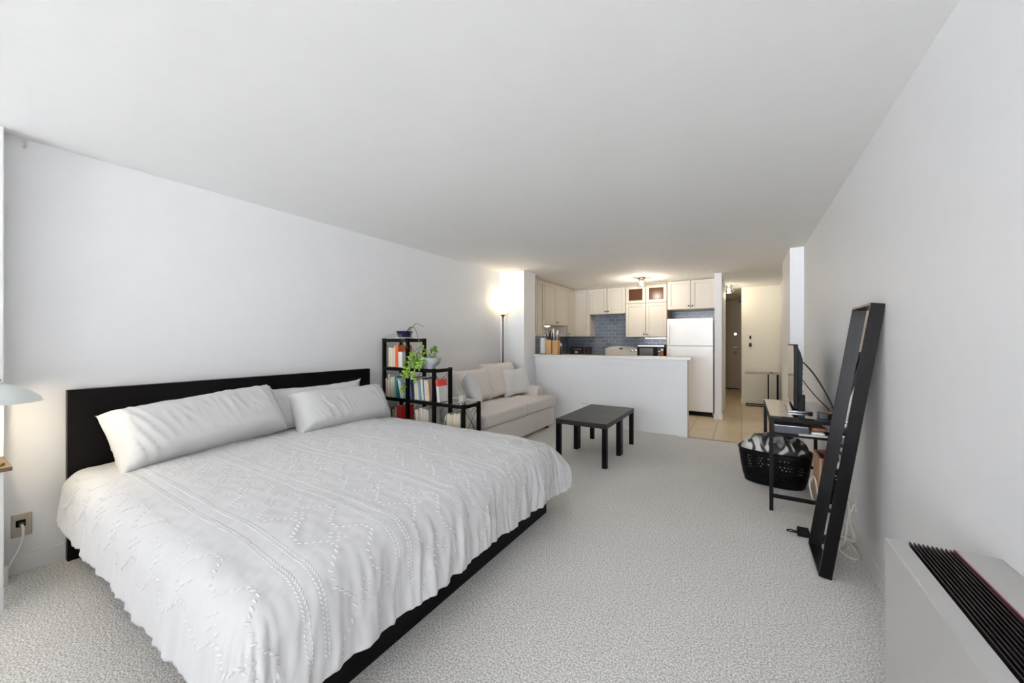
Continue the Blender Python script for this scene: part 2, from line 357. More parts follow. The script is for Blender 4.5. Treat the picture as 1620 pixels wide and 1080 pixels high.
# range with arched control panel
t = thing('kitchen_range', 'bisque electric range whose arched control panel shows above the divider', 'stove', (-2.175, 7.6, 0))
obj('body', B(-2.553, -1.797, 7.31, 7.93, -.004, .90, bev=.004), BISQ, t)
obj('cooktop', B(-2.551, -1.799, 7.30, 7.83, .902, .918, bev=.004), BLKGLASS, t)
pts = [(-2.52, 7.84, .902)] + [(-2.52 + .69 * i / 16, 7.84, 1.135 + .055 * math.sin(math.pi * i / 16) ** .7) for i in range(17)] + [(-1.83, 7.84, .902)]
cp = obj('control_panel', MB().poly(pts, (0, .085, 0)), BISQ, t, bevel=.006)
obj('display', B(-2.215, -2.145, 7.834, 7.842, 1.125, 1.15), BLKGLASS, cp)
for x in (-2.47, -2.38, -1.96, -1.88):
    mb = MB(); mb.lathe([(0, 0), (.024, 0), (.022, .022), (0, .024)], n=20, M=Matrix.Translation((x, 7.84, 1.10)) @ Matrix.Rotation(R(90), 4, 'X'))
    obj('knob', mb, CHROME if x > -2.3 else BISQ, cp, smooth=True, angle=40)
obj('oven_door', B(-2.54, -1.81, 7.285, 7.308, .18, .80, bev=.004), BISQ, t)
mb = MB(); mb.tube([(-2.5, 7.30, .83), (-2.5, 7.25, .83), (-1.85, 7.25, .83), (-1.85, 7.30, .83)], .011); obj('oven_handle', mb, BISQ, t, smooth=True)

# microwave
t = thing('microwave', 'black and steel microwave on the worktop beside the refrigerator', 'microwave', (-1.5, 7.6, .91))
obj('body', B(-1.77, -1.262, 7.49, 7.90, .912, 1.225, bev=.006), BLKPL, t)
dr = obj('door', B(-1.765, -1.40, 7.472, 7.489, .92, 1.215, bev=.003), BLKPL, t)
obj('window', B(-1.72, -1.47, 7.467, 7.473, .98, 1.16, bev=.002), mat('grey_microwave_window', (.10, .10, .11), .15), dr)
obj('top_trim', B(-1.755, -1.27, 7.465, 7.473, 1.185, 1.216, bev=.001), STEEL, t)
cp = obj('control_panel', B(-1.395, -1.265, 7.474, 7.489, .92, 1.18, bev=.002), BLKGLASS, t)
for i in range(4):
    for j in range(3): obj('button', B(-1.375 + j * .035, -1.350 + j * .035, 7.470, 7.474, .96 + i * .04, .985 + i * .04, bev=.002), mat('grey_buttons', (.4, .38, .37), .4), cp)
t = thing('spice_tin', 'slim red tin standing at the right end of the microwave', 'tin', (-1.295, 7.40, .91))
obj('tin', MB().lathe([(0, 0), (.024, 0), (.024, .2), (0, .2)], (-1.295, 7.40, .9115), 20), mat('red_tin', (.45, .07, .04), .35), t, smooth=True, angle=40)
obj('cap', MB().lathe([(0, .201), (.022, .201), (.022, .235), (0, .235)], (-1.295, 7.40, .9115), 20), APPL, t, smooth=True, angle=40)

# toaster oven
t = thing('toaster_oven', 'dark brown toaster oven in the left corner of the kitchen', 'toaster', (-2.95, 7.6, .91))
obj('body', B(-3.17, -2.80, 7.50, 7.82, .925, 1.17, bev=.012), mat('dark_brown_metal', (.05, .03, .028), .35, metal=.5), t)
dr = obj('door', B(-3.15, -2.90, 7.482, 7.498, .95, 1.14, bev=.004), BLKGLASS, t)
obj('badge', B(-3.06, -2.99, 7.477, 7.483, 1.04, 1.09, bev=.002), mat('pale_display', (.55, .52, .48), .3), dr)
mb = MB(); mb.tube([(-3.13, 7.483, 1.125), (-3.13, 7.455, 1.125), (-2.92, 7.455, 1.125), (-2.92, 7.483, 1.125)], .007); obj('handle', mb, STEEL, dr, smooth=True)
obj('chrome_strip', B(-2.862, -2.846, 7.492, 7.499, .93, 1.165), CHROME, t)
for z in (1.0, 1.09): obj('knob', MB().lathe([(0, 0), (.016, 0), (.014, .018), (0, .02)], n=16, M=Matrix.Translation((-2.82, 7.499, z)) @ Matrix.Rotation(R(90), 4, 'X')), BLKPL, t, smooth=True)
for x in (-3.15, -2.82):
    for y in (7.53, 7.79): obj('foot', MB().cyl((x, y, .911), .012, .015, 12), BLKPL, t)

# things on the bar counter
BZ = 1.0705
t = thing('paper_towel_roll', 'white paper towel roll standing on the counter beside the column', 'paper towel', (-2.90, 5.70, BZ))
obj('roll', MB().lathe([(.018, .012), (.055, .012), (.056, .02), (.056, .27), (.055, .278), (.018, .278), (.018, .012)], (-2.90, 5.70, BZ), 32), PILLOW, t, smooth=True, angle=40)
obj('holder', MB().lathe([(0, 0), (.06, 0), (.06, .008), (.012, .011), (.012, .30), (0, .305)], (-2.90, 5.70, BZ), 24), BLKMET, t, smooth=True, angle=40)
t = thing('knife_block', 'light wooden knife block with black handled knives on the counter', 'knife block', (-2.79, 5.72, BZ))
mb = MB(); mb.poly([(-2.835, 5.66, BZ), (-2.735, 5.66, BZ), (-2.735, 5.66, BZ + .235), (-2.835, 5.66, BZ + .25)], (0, .12, 0)); obj('block', mb, WOOD, t, bevel=.004)
for i, (x, y, h, tl) in enumerate([(-2.82, 5.69, .11, -.02), (-2.80, 5.72, .14, 0), (-2.775, 5.69, .10, .01), (-2.755, 5.73, .12, .015), (-2.79, 5.755, .16, 0)]):
    k = obj('knife_handle', MB().bar((x, y, BZ + .235), (x + tl, y, BZ + .245 + h), .018, .013), BLKPL if i != 2 else mat('indigo_handle', (.03, .02, .12), .3), t, bevel=.003)
t = thing('utensil_holder', 'square wooden holder with whisk and pale spatulas beside knife block', 'utensil holder', (-2.67, 5.72, BZ))
mb = MB(); mb.box(-2.722, -2.622, 5.67, 5.77, BZ, BZ + .235, bev=.004); obj('block', mb, WOOD, t)
for x, y, h, tl, m_ in ((-2.70, 5.70, .20, -.012, WAX), (-2.655, 5.72, .17, .01, WAX), (-2.64, 5.75, .13, .02, STEEL), (-2.68, 5.745, .15, 0, STEEL)):
    mb = MB(); mb.tube([(x, y, BZ + .236), (x + tl, y, BZ + .236 + h * .55)], .005)
    mb.lathe([(0, 0), (.012, .01), (.017, h * .2), (.014, h * .4), (0, h * .47)], (x + tl, y, BZ + .236 + h * .53), 12, sy=.4)
    obj('utensil', mb, m_, t, smooth=True)
t = thing('salt_mill', 'small dark mill with pale band to the right of the utensil holder', 'pepper mill', (-2.585, 5.72, BZ))
obj('body', MB().lathe([(0, 0), (.022, 0), (.016, .06), (.018, .12), (0, .13)], (-2.585, 5.72, BZ), 20), mat('dark_mill', (.06, .03, .03), .3), t, smooth=True)
obj('cap', MB().lathe([(0, .13), (.014, .13), (.018, .16), (.01, .19), (0, .195)], (-2.585, 5.72, BZ), 20), CHROME, t, smooth=True)

# puck light under raised cabinet
t = thing('puck_light', 'small round white light under the raised wall cabinet', 'light', (-3.2, 6.45, 1.598))
obj('housing', MB().lathe([(0, 0), (.062, 0), (.06, -.012), (.05, -.014)], (-3.2, 6.45, 1.5975), 28), WHITE, t, smooth=True, angle=40)
obj('diffuser', MB().lathe([(.052, -.013), (.045, -.028), (.02, -.036), (0, -.038)], (-3.2, 6.45, 1.5975), 28), mat('puck_glow', (1, .95, .85), .5, emit=(1, .9, .75), emit_s=3), t, smooth=True)
t = thing('cabinet_light_bar', 'slim light bar under the tall wall cabinet right of the range', 'light', (-1.5, 7.8, 1.371))
obj('housing', B(-1.68, -1.28, 7.74, 7.80, 1.353, 1.371, bev=.003), WHITE, t)
obj('diffuser', B(-1.67, -1.29, 7.75, 7.79, 1.349, 1.353), mat('bar_glow', (1, .97, .92), .5, emit=(1, .95, .85), emit_s=14), t)

# refrigerator
t = thing('refrigerator', 'white top-freezer refrigerator with long left-hand handles', 'refrigerator', (-.81, 7.55, 0))
obj('body', B(-1.175, -.445, 7.255, 7.92, .02, 1.682, bev=.006), APPL, t)
fd = obj('freezer_door', B(-1.177, -.443, 7.195, 7.25, 1.21, 1.690, bev=.012, seg=3), APPL, t)
ld = obj('fridge_door', B(-1.177, -.443, 7.195, 7.25, .075, 1.198, bev=.012, seg=3), APPL, t)
for o_, z0, z1 in ((fd, 1.235, 1.60), (ld, .60, 1.17)):
    mb = MB(); mb.box(-1.158, -1.125, 7.150, 7.172, z0, z1, bev=.008, seg=3); mb.box(-1.155, -1.128, 7.17, 7.197, z0, z0 + .04, bev=.003); mb.box(-1.155, -1.128, 7.17, 7.197, z1 - .04, z1, bev=.003)
    obj('handle', mb, APPL, o_)
Mx = Matrix.Translation((-.517, 7.194, 1.63)) @ Matrix.Rotation(R(90), 4, 'X')
em = obj('emblem', MB().lathe([(0, 0), (.022, 0), (.022, .003), (0, .003)], n=28, M=Mx), mat('emblem_grey', (.30, .32, .36), .3, metal=.5), fd, smooth=True, angle=40)
mb = MB()
Mx2 = Matrix.Translation((-.517, 7.1905, 1.63)) @ Matrix.Rotation(R(90), 4, 'X')
mb.lathe([(.0185, 0), (.0205, 0), (.0205, .0012), (.0185, .0012), (.0185, 0)], n=28, M=Mx2)
def c2(a, b): return (a - .517, 7.189, b + 1.63)
mb.tube([c2(-.002 + .006 * math.cos(a), .002 + .009 * math.sin(a)) for a in [R(60 + 12 * k) for k in range(22)]], .0009, 6)
mb.tube([c2(-.004, -.001), c2(.002, -.001), c2(.001, -.008), c2(-.006, -.012)], .0009, 6)
mb.tube([c2(.007 + .005 * math.cos(a), .004 + .0045 * math.sin(a)) for a in [R(30 + 12 * k) for k in range(22)]], .0009, 6)
mb.tube([c2(.007 + .005 * math.cos(a), -.005 + .0045 * math.sin(a)) for a in [R(110 + 12 * k) for k in range(20)]], .0009, 6)
obj('lettering', mb, WHITE, em)
obj('kick_grille', B(-1.165, -.455, 7.225, 7.255, .004, .07, bev=.003), BLKPL, t)
for x in (-1.13, -.49): obj('foot', MB().cyl((x, 7.5, -.004), .02, .025, 12), BLKPL, t)

# flush ceiling lights
def ceiling_light(x, y, label, m_, en):
    t = thing('ceiling_light', label, 'light', (x, y, ZC), 0)
    obj('canopy', MB().lathe([(0, 0), (.068, 0), (.066, -.018), (.045, -.030), (.045, -.05), (0, -.05)], (x, y, ZC), 32), m_, t, smooth=True, angle=35)
    obj('glass_shade', MB().lathe([(.046, -.045), (.065, -.055), (.088, -.095), (.082, -.135), (.05, -.155), (.048, -.152), (.078, -.132), (.084, -.095), (.063, -.058), (.046, -.049)], (x, y, ZC), 36), GLASS, t, smooth=True)
    obj('bulb', MB().lathe([(0, -.05), (.014, -.055), (.028, -.09), (.020, -.118), (0, -.125)], (x, y, ZC), 20), BULB, t, smooth=True)
    L_ = lamp('bulb_light', 'POINT', (x, y, ZC - .19), en, (1, .88, .70), shadow_soft_size=.05)
    L_.parent = t; L_.location = (0, 0, -.19)
ceiling_light(-1.554, 6.90, 'bronze and clear glass ceiling light over the kitchen', mat('bronze', (.22, .13, .09), .35, metal=.8), 17)
ceiling_light(-.263, 8.83, 'chrome and clear glass ceiling light in the entrance hall', CHROME, 7)

# hall things
t = thing('side_table', 'narrow grey C-shaped side table against the cream hall wall', 'table', (.3, 9.0, 0))
obj('top', B(.022, .575, 8.86, 9.17, .638, .660, bev=.004), mat('weathered_grey_top', (.38, .34, .33), .4), t)
for y in (8.88, 9.15):
    obj('post', B(.555, .573, y - .009, y + .009, .0, .64), BLKMET, t)
    obj('base_bar', B(.03, .573, y - .009, y + .009, -.003, .014), BLKMET, t)
obj('inner_post', B(.405, .425, 9.12, 9.14, .014, .64), BLKMET, t)
obj('base_crossbar', B(.03, .05, 8.88, 9.15, -.003, .015), BLKMET, t)
tag(obj('coin_dish', MB().lathe([(0, 0), (.025, 0), (.035, .012), (.033, .012), (.024, .003), (0, .003)], (.46, 9.0, .6605), 20), BLKPL, smooth=True, world_origin=(.46, 9.0, .6605)), 'tiny dark dish on top of the narrow hall table', 'dish')
t = thing('intercom', 'small black intercom panel on the cream hall wall', 'intercom', (.111, 9.205, 1.37))
obj('panel', B(.095, .127, 9.19, 9.209, 1.335, 1.405, bev=.003), BLKPL, t)
t = thing('key_hook', 'oval brown hanging key holder below the black intercom panel', 'hook', (.111, 9.205, 1.22))
obj('plaque', MB().lathe([(0, 0), (.028, 0), (.026, .018), (0, .022)], n=24, M=Matrix.Translation((.111, 9.209, 1.215)) @ Matrix.Rotation(R(90), 4, 'X') @ Matrix.Diagonal((1, 1.7, 1, 1))), mat('brown_enamel', (.09, .05, .03), .3), t, smooth=True)

# ------------------------------------------------------------------ bed
HX = -3.355
t = thing('bed', 'low king-size bed with black-brown wooden frame and tall flat headboard', 'bed', (-2.3, 1.53, 0))
obj('headboard', B(HX - .045, HX, .494, 2.575, 0, 1.0, bev=.002), BLACKBR, t)
for y0 in (.585, 2.50): obj('side_rail', B(HX, -1.285, y0, y0 + .03, 0.002, .36, bev=.002), BLACKBR, t)
obj('footboard', B(-1.285, -1.262, .585, 2.53, 0.002, .36, bev=.002), BLACKBR, t)
obj('slatted_base', B(HX + .002, -1.29, .616, 2.499, .20, .26), mat('slat_wood', (.4, .28, .16), .6), t)
tag(obj('mattress', B(HX + .01, -1.32, .62, 2.49, .262, .50, bev=.05, seg=4), PILLOW, smooth=True, angle=50, world_origin=(-2.3, 1.53, .262)), 'white mattress lying in the black-brown bed frame under the duvet', 'mattress')

TX1, TY0, TY1, TZ = -1.30, .575, 2.515, .555
def sm(a, b, x):
    x = min(1, max(0, (x - a) / (b - a))); return x * x * (3 - 2 * x)
def drape(s, tt):
    """cloth coordinates -> (point)"""
    ox = max(0, s - TX1); oy = tt - TY1 if tt > TY1 else (tt - TY0 if tt < TY0 else 0)
    ay = abs(oy); rr = math.hypot(ox, ay)
    cx, cy = min(s, TX1), min(max(tt, TY0), TY1)
    # broad puffiness and soft creases on top
    z = TZ + .012 * noise.noise((s * 2.2, tt * 2.2, 3)) + .006 * noise.noise((s * 5, tt * 6, 9))
    z += .0032 * noise.noise((s * 14, tt * 22, 4)) + .0022 * abs(noise.noise((s * 30, tt * 18, 1)))
    z -= .022 * (sm(.25, 0, TX1 - cx) + sm(.22, 0, min(cy - TY0, TY1 - cy)))
    if rr < 1e-6: return Vector((cx, cy, z))
    re = (ox ** 8 + ay ** 8) ** .125
    dx, dy = ox / rr, oy / rr
    Rr = .13 + .08 * min(1, oy / .25) * min(1, ox / .25) if oy >= 0 else (.13 - .025 * min(1, ay / (ox + 1e-6))); q = Rr * math.pi / 2
    if re < q: h = Rr * math.sin(re / Rr); g = Rr * (1 - math.cos(re / Rr))
    else: h = Rr + (.10 if oy <= 0 else .03) * (re - q); g = Rr + (re - q) * .97
    cr = min(ox, ay) / max(ox, ay, 1e-6)
    wv = (cy + (0 if ox == 0 else 0)) * (1 if ox > 0 else 0) + (cx if oy != 0 else 0) * 1.0
    ang = math.atan2(ay, ox) if (ox > 0 and ay > 0) else (0 if ox > 0 else math.pi / 2)
    wv = cy if (ox > 0 and ay == 0) else (cx if ox == 0 else (cy + (ang * .35 if oy > 0 else -ang * .35)))
    if ox == 0: wv = cx - TX1 + 100 + (cy > 1) * 20
    amp = sm(.03, .34, re)
    f = .5 * noise.noise((wv * 9 + 1.2 * noise.noise((wv * 3, re * 4, 2)), re * 1.4, 5)) + .33 * noise.noise((wv * 19 + re * 2, re * 1.8, 7)) + .2 * noise.noise((wv * 38, re * 5, 8))
    ridge = (1 - abs(noise.noise((wv * 12 + re * 2.5, re * 1.1, 15)))) ** 3
    if oy < 0: amp *= 1 - .6 * min(1, ay / (ox + .05))
    h += amp * (.048 * f + .016 * ridge) + .004 * noise.noise((wv * 30, re * 16, 3)) * sm(0, .1, re)
    h += .055 * math.sin(math.pi * min(1, cr * 1.0) / 1.0 * .5) * sm(.1, .4, re) * (0 if oy > 0 else .4)
    return Vector((cx + dx * h, cy + dy * h, max(.02, z - g)))
S0 = -3.32
def hemlen(w, k): return k + .03 * noise.noise((w * 2.3, 2, 2)) + .012 * noise.noise((w * 6, 4, 1))
NU, NV = 300, 330
def cloth(u, v):
    # u along bed, v across; overhang lengths vary along the hem
    yy = TY0 + (TY1 - TY0) * v
    Lf = hemlen(yy, .415) + .05 * sm(.78, 1.0, v)
    xx = S0 + (TX1 - S0) * u
    xx = xx
    Ln = hemlen(xx + 7, .35); Lr = hemlen(xx + 3, .42)
    s = S0 + (TX1 + Lf - S0) * u; tt = (TY0 - Ln) + (TY1 + Lr - TY0 + Ln) * v
    return s, tt
mb = MB(); mb.grid(lambda u, v: drape(*cloth(u, v)), NU, NV, flip=True)
duvet = obj('duvet', mb, LINEN, smooth=True, world_origin=(-2.2, 1.53, .5))
md = duvet.modifiers.new('thick', 'SOLIDIFY'); md.thickness = .012; md.offset = -1
tag(duvet, 'white duvet with tufted lines and zigzags draped over the bed', 'duvet')
# tufted pattern
tv, tf = [], []
def tuft(s, tt, ang, ln=.0072, wd=.0032, ht=.0030):
    p = drape(s, tt); e = .01
    a = (drape(s + e, tt) - p); b = (drape(s, tt + e) - p)
    if a.length < 1e-6 or b.length < 1e-6: return
    a.normalize(); n = a.cross(b)
    if n.length < 1e-6: return
    n.normalize(); b = n.cross(a)
    u = a * math.cos(ang) + b * math.sin(ang); v = n.cross(u); k = len(tv)
    if n.z < 0 and p.z > .4: n = -n
    p = p + n * .001
    tv.append(p + u * ln); tv.append(p - u * ln); tv.append(p + n * ht)
    for (x, y, z) in ((.6, 1, 0), (-.6, 1, 0), (-.6, -1, 0), (.6, -1, 0)): tv.append(p + u * ln * x + v * wd * y)
    for (x, y) in ((.5, .6), (-.5, .6), (-.5, -.6), (.5, -.6)): tv.append(p + u * ln * x + v * wd * y + n * ht * .85)
    for f in ((0, 3, 7), (0, 7, 10), (0, 10, 6), (1, 8, 4), (1, 5, 9), (1, 9, 8), (3, 4, 8, 7), (5, 6, 10, 9), (7, 8, 2), (8, 9, 2), (9, 10, 2), (10, 7, 2)): tf.append([k + i for i in f])
SE = TX1 + .34
s = -3.28
while s < SE:
    for y0 in (.66, 1.035, 1.42, 1.81, 2.19, 2.56):
        for dy in (0, .058):
            if y0 > 2.4 and dy > 0: continue
            tuft(s, y0 + dy - .007, .55); tuft(s, y0 + dy + .007, -.55)
    s += .0150
def path(pts, step=.024):
    for (a, b) in zip(pts, pts[1:]):
        L = math.hypot(b[0] - a[0], b[1] - a[1]); n = max(1, round(L / step)); an = math.atan2(b[1] - a[1], b[0] - a[0])
        for i in range(n):
            f = i / n; tuft(a[0] + (b[0] - a[0]) * f, a[1] + (b[1] - a[1]) * f, .9 if abs(an) < .3 else (1.2 if an > 0 else .1), .0115, .0042, .0036)
for y0 in (.30, .875, 1.255, 1.64, 2.025, 2.40):
    if y0 == .30: y0 = .46
    for off, ph in ((-.075, 0), (.075, 0)):
        pts = []; s = -3.2; k = 0
        while s < SE + .02:
            pts.append((s, y0 + off + (.034 if k % 2 else -.034))); pts.append((s + .055, y0 + off + (.034 if k % 2 else -.034)))
            s += .125; k += 1
        path(pts)
    s = -3.12
    while s < SE:
        for dx, dy in ((0, 0), (.024, .018), (.024, -.018), (.048, 0), (.072, .016), (.072, -.016)): tuft(s + dx, y0 + dy, .9, .010, .004, .004)
        s += .25
me = bpy.data.meshes.new('tufting'); me.from_pydata([v - Vector(duvet.location) for v in tv], [], tf); me.materials.append(TUFT)
for p_ in me.polygons: p_.use_smooth = True
tu = bpy.data.objects.new('tufting', me); col.objects.link(tu); tu.parent = duvet; tu['kind'] = 'stuff'

def cushion_mb(wd, ht, th, seed, wr=.012, n=80, pinch=.10, ear=.03, dirw=(1, 3), flat=3.0):
    """cushion in local XZ plane, thickness along Y; origin at the bottom centre"""
    mb = MB()
    def side(sg):
        def f(u, v):
            a = 2 * u - 1; b = 2 * v - 1
            ea = 1 - pinch * (1 - b * b) * 0 - pinch * (1 - abs(a) ** 2) * 0
            x = a * wd / 2 * (1 - pinch * (1 - b * b) * abs(a) ** 3 * .6)
            z = b * ht / 2 * (1 - pinch * (1 - a * a) * abs(b) ** 3)
            x += math.copysign(ear, a) * abs(a) ** 12 * abs(b) ** 12; z += math.copysign(ear, b) * abs(a) ** 12 * abs(b) ** 12
            pr = max(0, (1 - abs(a) ** flat)) ** .55 * max(0, (1 - abs(b) ** (flat - .4))) ** .55
            y = sg * th / 2 * pr
            e = min(1, pr * 3)
            fold = .7 * noise.noise((a * 2.4 + seed + b * .5, b * 1.6 + sg, seed))
            msk = sm(-.15, .45, noise.noise((a * 1.7 + seed, b * .8, seed + 9)) + .25 * abs(a))
            rid = 1.8 * msk * (1 - abs(noise.noise((a * 5.5 * dirw[1] * .5 + b * 1.1 + seed, b * .9, seed * 2 + sg)))) ** 5
            y += sg * wr * (fold * .9 + rid * .9) * e * (.6 + .6 * abs(a))
            z += wr * .8 * noise.noise((a * 6, b * 3, seed + 4)) * (1 - abs(b) ** 6 * .3)
            return (x, y, z + ht / 2)
        return f
    mb.grid(side(1), n, n); mb.grid(side(-1), n, n, flip=True)
    bmesh.ops.remove_doubles(mb.bm, verts=mb.bm.verts, dist=.0004)
    return mb
def cushion(name, label, cat, m, loc, rz, lean, wd, ht, th, seed, roll=0, group=None, **k):
    o = obj(name, cushion_mb(wd, ht, th, seed, **k), m, smooth=True)
    o.location = loc; o.rotation_euler = (Matrix.Rotation(rz, 3, 'Z') @ Matrix.Rotation(lean, 3, 'X') @ Matrix.Rotation(roll, 3, 'Y')).to_euler()
    return tag(o, label, cat, group)
# local -Y faces the viewer side (+x world): rz = +90 => local X -> world +y, local Y -> world -x
G = 'white bed pillows'
cushion('pillow', 'long puffy white pillow on the window side of the bed', 'pillow', PILLOW, (-3.06, 1.12, .555), R(90 + 5), R(-34), .97, .385, .34, 3, pinch=.05, roll=R(-4.5), group=G, wr=.010, ear=.014, flat=7)
cushion('pillow', 'plump white pillow in front nearest the black bookshelf', 'pillow', PILLOW, (-3.03, 2.11, .53), R(90 + 1), R(-34), .90, .355, .30, 11, pinch=.05, roll=R(1), group=G, wr=.010, ear=.014, flat=7)
cushion('pillow', 'flat white pillow standing behind against the headboard', 'pillow', PILLOW, (-3.235, 1.94, .545), R(90), R(-8), .92, .36, .12, 17, group=G, wr=.01, ear=.015, flat=5)

# ------------------------------------------------------------------ stepped bookshelf
PX = [-3.356, -2.991, -2.618, -2.247]; FY0, FY1 = 2.76, 3.0; TZs = [.03, .36, .675, 1.0, 1.305]
t = thing('stepped_bookshelf', 'black metal stair-step bookshelf standing between bed and sofa', 'bookshelf', (-2.8, 2.88, 0))
PT = .032
tops = [1.32, 1.32, 1.015, .69]
for i, x in enumerate(PX):
    for y in (FY0, FY1): obj('post', B(x - PT / 2, x + PT / 2, y - PT / 2, y + PT / 2, 0, tops[i] - .001, bev=.001, seg=1), BLKMET, t)
levels = {.36: 3, .675: 3, 1.0: 2, 1.305: 1, .06: 3}
for z, k in levels.items():
    x1 = PX[k]
    mb = MB()
    for y in (FY0, FY1): mb.box(PX[0] + PT / 2, x1 - PT / 2, y - PT / 2 + .001, y + PT / 2 - .001, z - .026, z + .004)
    for x in PX[:k + 1]:
        mb.box(x - PT / 2 + .001, x + PT / 2 - .001, FY0 + PT / 2, FY1 - PT / 2, z - .026, z + .004)
    obj('shelf_frame', mb, BLKMET, t)
    obj('shelf_panel', B(PX[0] + PT / 2, x1 + (PT / 2 if True else 0), FY0 - .014, FY1 + .014, z + .004, z + .010), BLKGLASS if z < 1.2 and z > .6 else BLACKTOP, t)
def brace(p, q, r_, s_):
    mb = MB(); mb.tube([p, q], .0026, 6); mb.tube([r_, s_], .0026, 6); return obj('cross_brace', mb, BLKMET, t)
zz = [.06, .36, .675, 1.0, 1.305]
for k, (z0, z1) in enumerate(zip(zz, zz[1:])):
    nb = {0: 3, 1: 3, 2: 2, 3: 1}[k]
    for xi in sorted({0, nb}):
        x = PX[xi]; brace((x, FY0, z0), (x, FY1, z1 - .02), (x, FY1, z0), (x, FY0, z1 - .02))
    for b_ in range(nb):
        x0, x1 = PX[b_], PX[b_ + 1]; y = FY1; brace((x0, y, z0), (x1, y, z1 - .02), (x1, y, z0), (x0, y, z1 - .02))

# books: (width, height, depth, cover colour, lean deg (top towards -x negative), pages_out, description)
def row(x, z, items, rowname):
    y0 = FY0 - .005
    prev_ = None; n = len(items); ords = ['first', 'second', 'third', 'fourth', 'fifth', 'sixth', 'seventh', 'eighth', 'ninth', 'tenth', 'eleventh', 'twelfth']
    for i, (wd, ht, dp, c, lean, pout, desc) in enumerate(items):
        if isinstance(desc, float): x += desc; continue
        if prev_ is not None and prev_[0] > lean: x += (ht if lean < 0 else prev_[1]) * math.sin(R(prev_[0] - lean)) * 1.02
        prev_ = (lean, ht)
        th = R(lean); cs = math.cos(th); sn = abs(math.sin(th))
        if lean < 0:   # top leans toward -x: pivot is the lower left corner raised
            ox = x; M = Matrix.Translation((x + 0.0, y0, z + sn * wd if False else z)) @ Matrix.Rotation(th, 4, 'Y')
            # rotate about lower-left; lower-right would rise: sits on its lower-left edge
            step = wd / cs
        else:
            M = Matrix.Translation((x + wd * 0, y0, z + sn * wd)) @ Matrix.Rotation(th, 4, 'Y'); step = wd / cs if cs else wd
        pl_ = 'on the %s, %s book from the left' % (rowname, ords[sum(1 for q in items[:i] if not isinstance(q[6], float))])
        T = thing('book', '%s %s' % (desc, pl_), 'book', M.translation, 0, 'books on the stepped bookshelf')
        T.rotation_euler = M.to_euler()
        ct = .003
        yb, yf = (dp, 0) if pout else (0, dp)
        mb = MB(); mb.box(0.0005, ct, 0, dp, 0, ht); mb.box(wd - ct, wd - .0005, 0, dp, 0, ht)
        if pout: mb.box(ct, wd - ct, dp - ct, dp, 0, ht)
        else: mb.box(ct, wd - ct, 0, ct, 0, ht)
        obj('cover', mb, bookmat(c), T, local=True)
        a0, a1 = (.003, dp - ct) if pout else (ct, dp - .003)
        obj('page_block', B(ct, wd - ct, a0, a1, .003, ht - .003), PAGES, T, local=True)
        if 'red-topped' in desc:
            obj('red_band', B(-.0012, wd + .0012, -.001, dp + .001, ht * .70, ht + .001), bookmat((.66, .06, .04)), T, local=True)
        x += step + .0012
W_ = (.68, .67, .64); CR = (.70, .62, .46); TN = (.42, .30, .17); OR = (.72, .12, .03); RD = (.55, .02, .02); TL = (.02, .22, .27); NV_ = (.03, .05, .13); BL = (.16, .32, .50); LB = (.45, .6, .72); GR = (.46, .45, .42); GN = (.36, .5, .36); PK = (.72, .48, .36)
zs = .0105
row(-3.33, 1.0 + zs, [(0, 0, 0, W_, 0, 1, .045), (.03, .215, .15, TN, -0.0, 1, 'tan book'), (.026, .21, .16, W_, 0, 1, 'white and tan book'), (.022, .205, .15, CR, 0, 1, 'cream book'), (.028, .225, .15, PK, 0, 1, 'peach book'),
     (.045, .235, .19, OR, 0, 0, 'thick orange-red book'), (.06, .165, .12, W_, 0, 0, 'short white book')], 'topmost tier')
row(-3.33, .675 + zs, [(.022, .20, .16, TN, 0, 1, 'tan book'), (.020, .19, .15, (.3, .17, .10), 0, 1, 'brown book'), (.020, .245, .17, W_, 0, 0, 'tall thin white book'), (0, 0, 0, W_, 0, 1, .012), (.026, .215, .17, CR, 0, 1, 'beige book'), (.026, .22, .17, (.72, .68, .5), 0, 1, 'pale cream book'),
     (.014, .225, .17, GN, -4, 0, 'thin mint green book'), (.034, .225, .18, TL, -4, 0, 'teal book'), (.016, .215, .15, W_, -14, 0, 'leaning white book'), (.02, .195, .15, LB, -14, 1, 'leaning pale blue book')], 'second tier, left bay')
row(-2.955, .675 + zs, [(0, 0, 0, W_, 0, 1, .03), (.016, .20, .15, NV_, -10, 0, 'dark navy book'), (.022, .23, .16, NV_, -3, 0, 'navy book'), (.028, .225, .15, (.68, .60, .36), -3, 1, 'yellow-cream book'), (.026, .20, .15, CR, -3, 1, 'cream book'), (.032, .195, .16, BL, -3, 0, 'sky blue book'), (.030, .215, .15, CR, -6, 1, 'beige book'),
     (.012, .23, .16, NV_, -6, 0, 'thin navy book'), (.020, .215, .15, LB, -6, 1, 'white and blue book'), (.022, .21, .15, CR, -6, 1, 'cream beige book'), (.018, .21, .15, PK, -6, 1, 'peach book')], 'second tier, middle bay')
row(-2.570, .675 + zs, [(.032, .22, .125, (.64,.63,.62), -7, 0, 'large red-topped white book')], 'open step ledge')
row(-3.32, .36 + zs, [(0, 0, 0, W_, 0, 1, .06), (.028, .20, .16, (.25, .2, .11), -5, 1, 'olive brown book'), (.022, .19, .15, (.2, .06, .04), -5, 0, 'dark maroon book'), (.02, .185, .15, W_, -5, 1, 'thin white book'), (.035, .215, .16, (.62, .52, .36), 0, 1, 'thick beige book'), (.075, .23, .17, RD, 0, 0, 'very thick red book')], 'third tier, left bay')
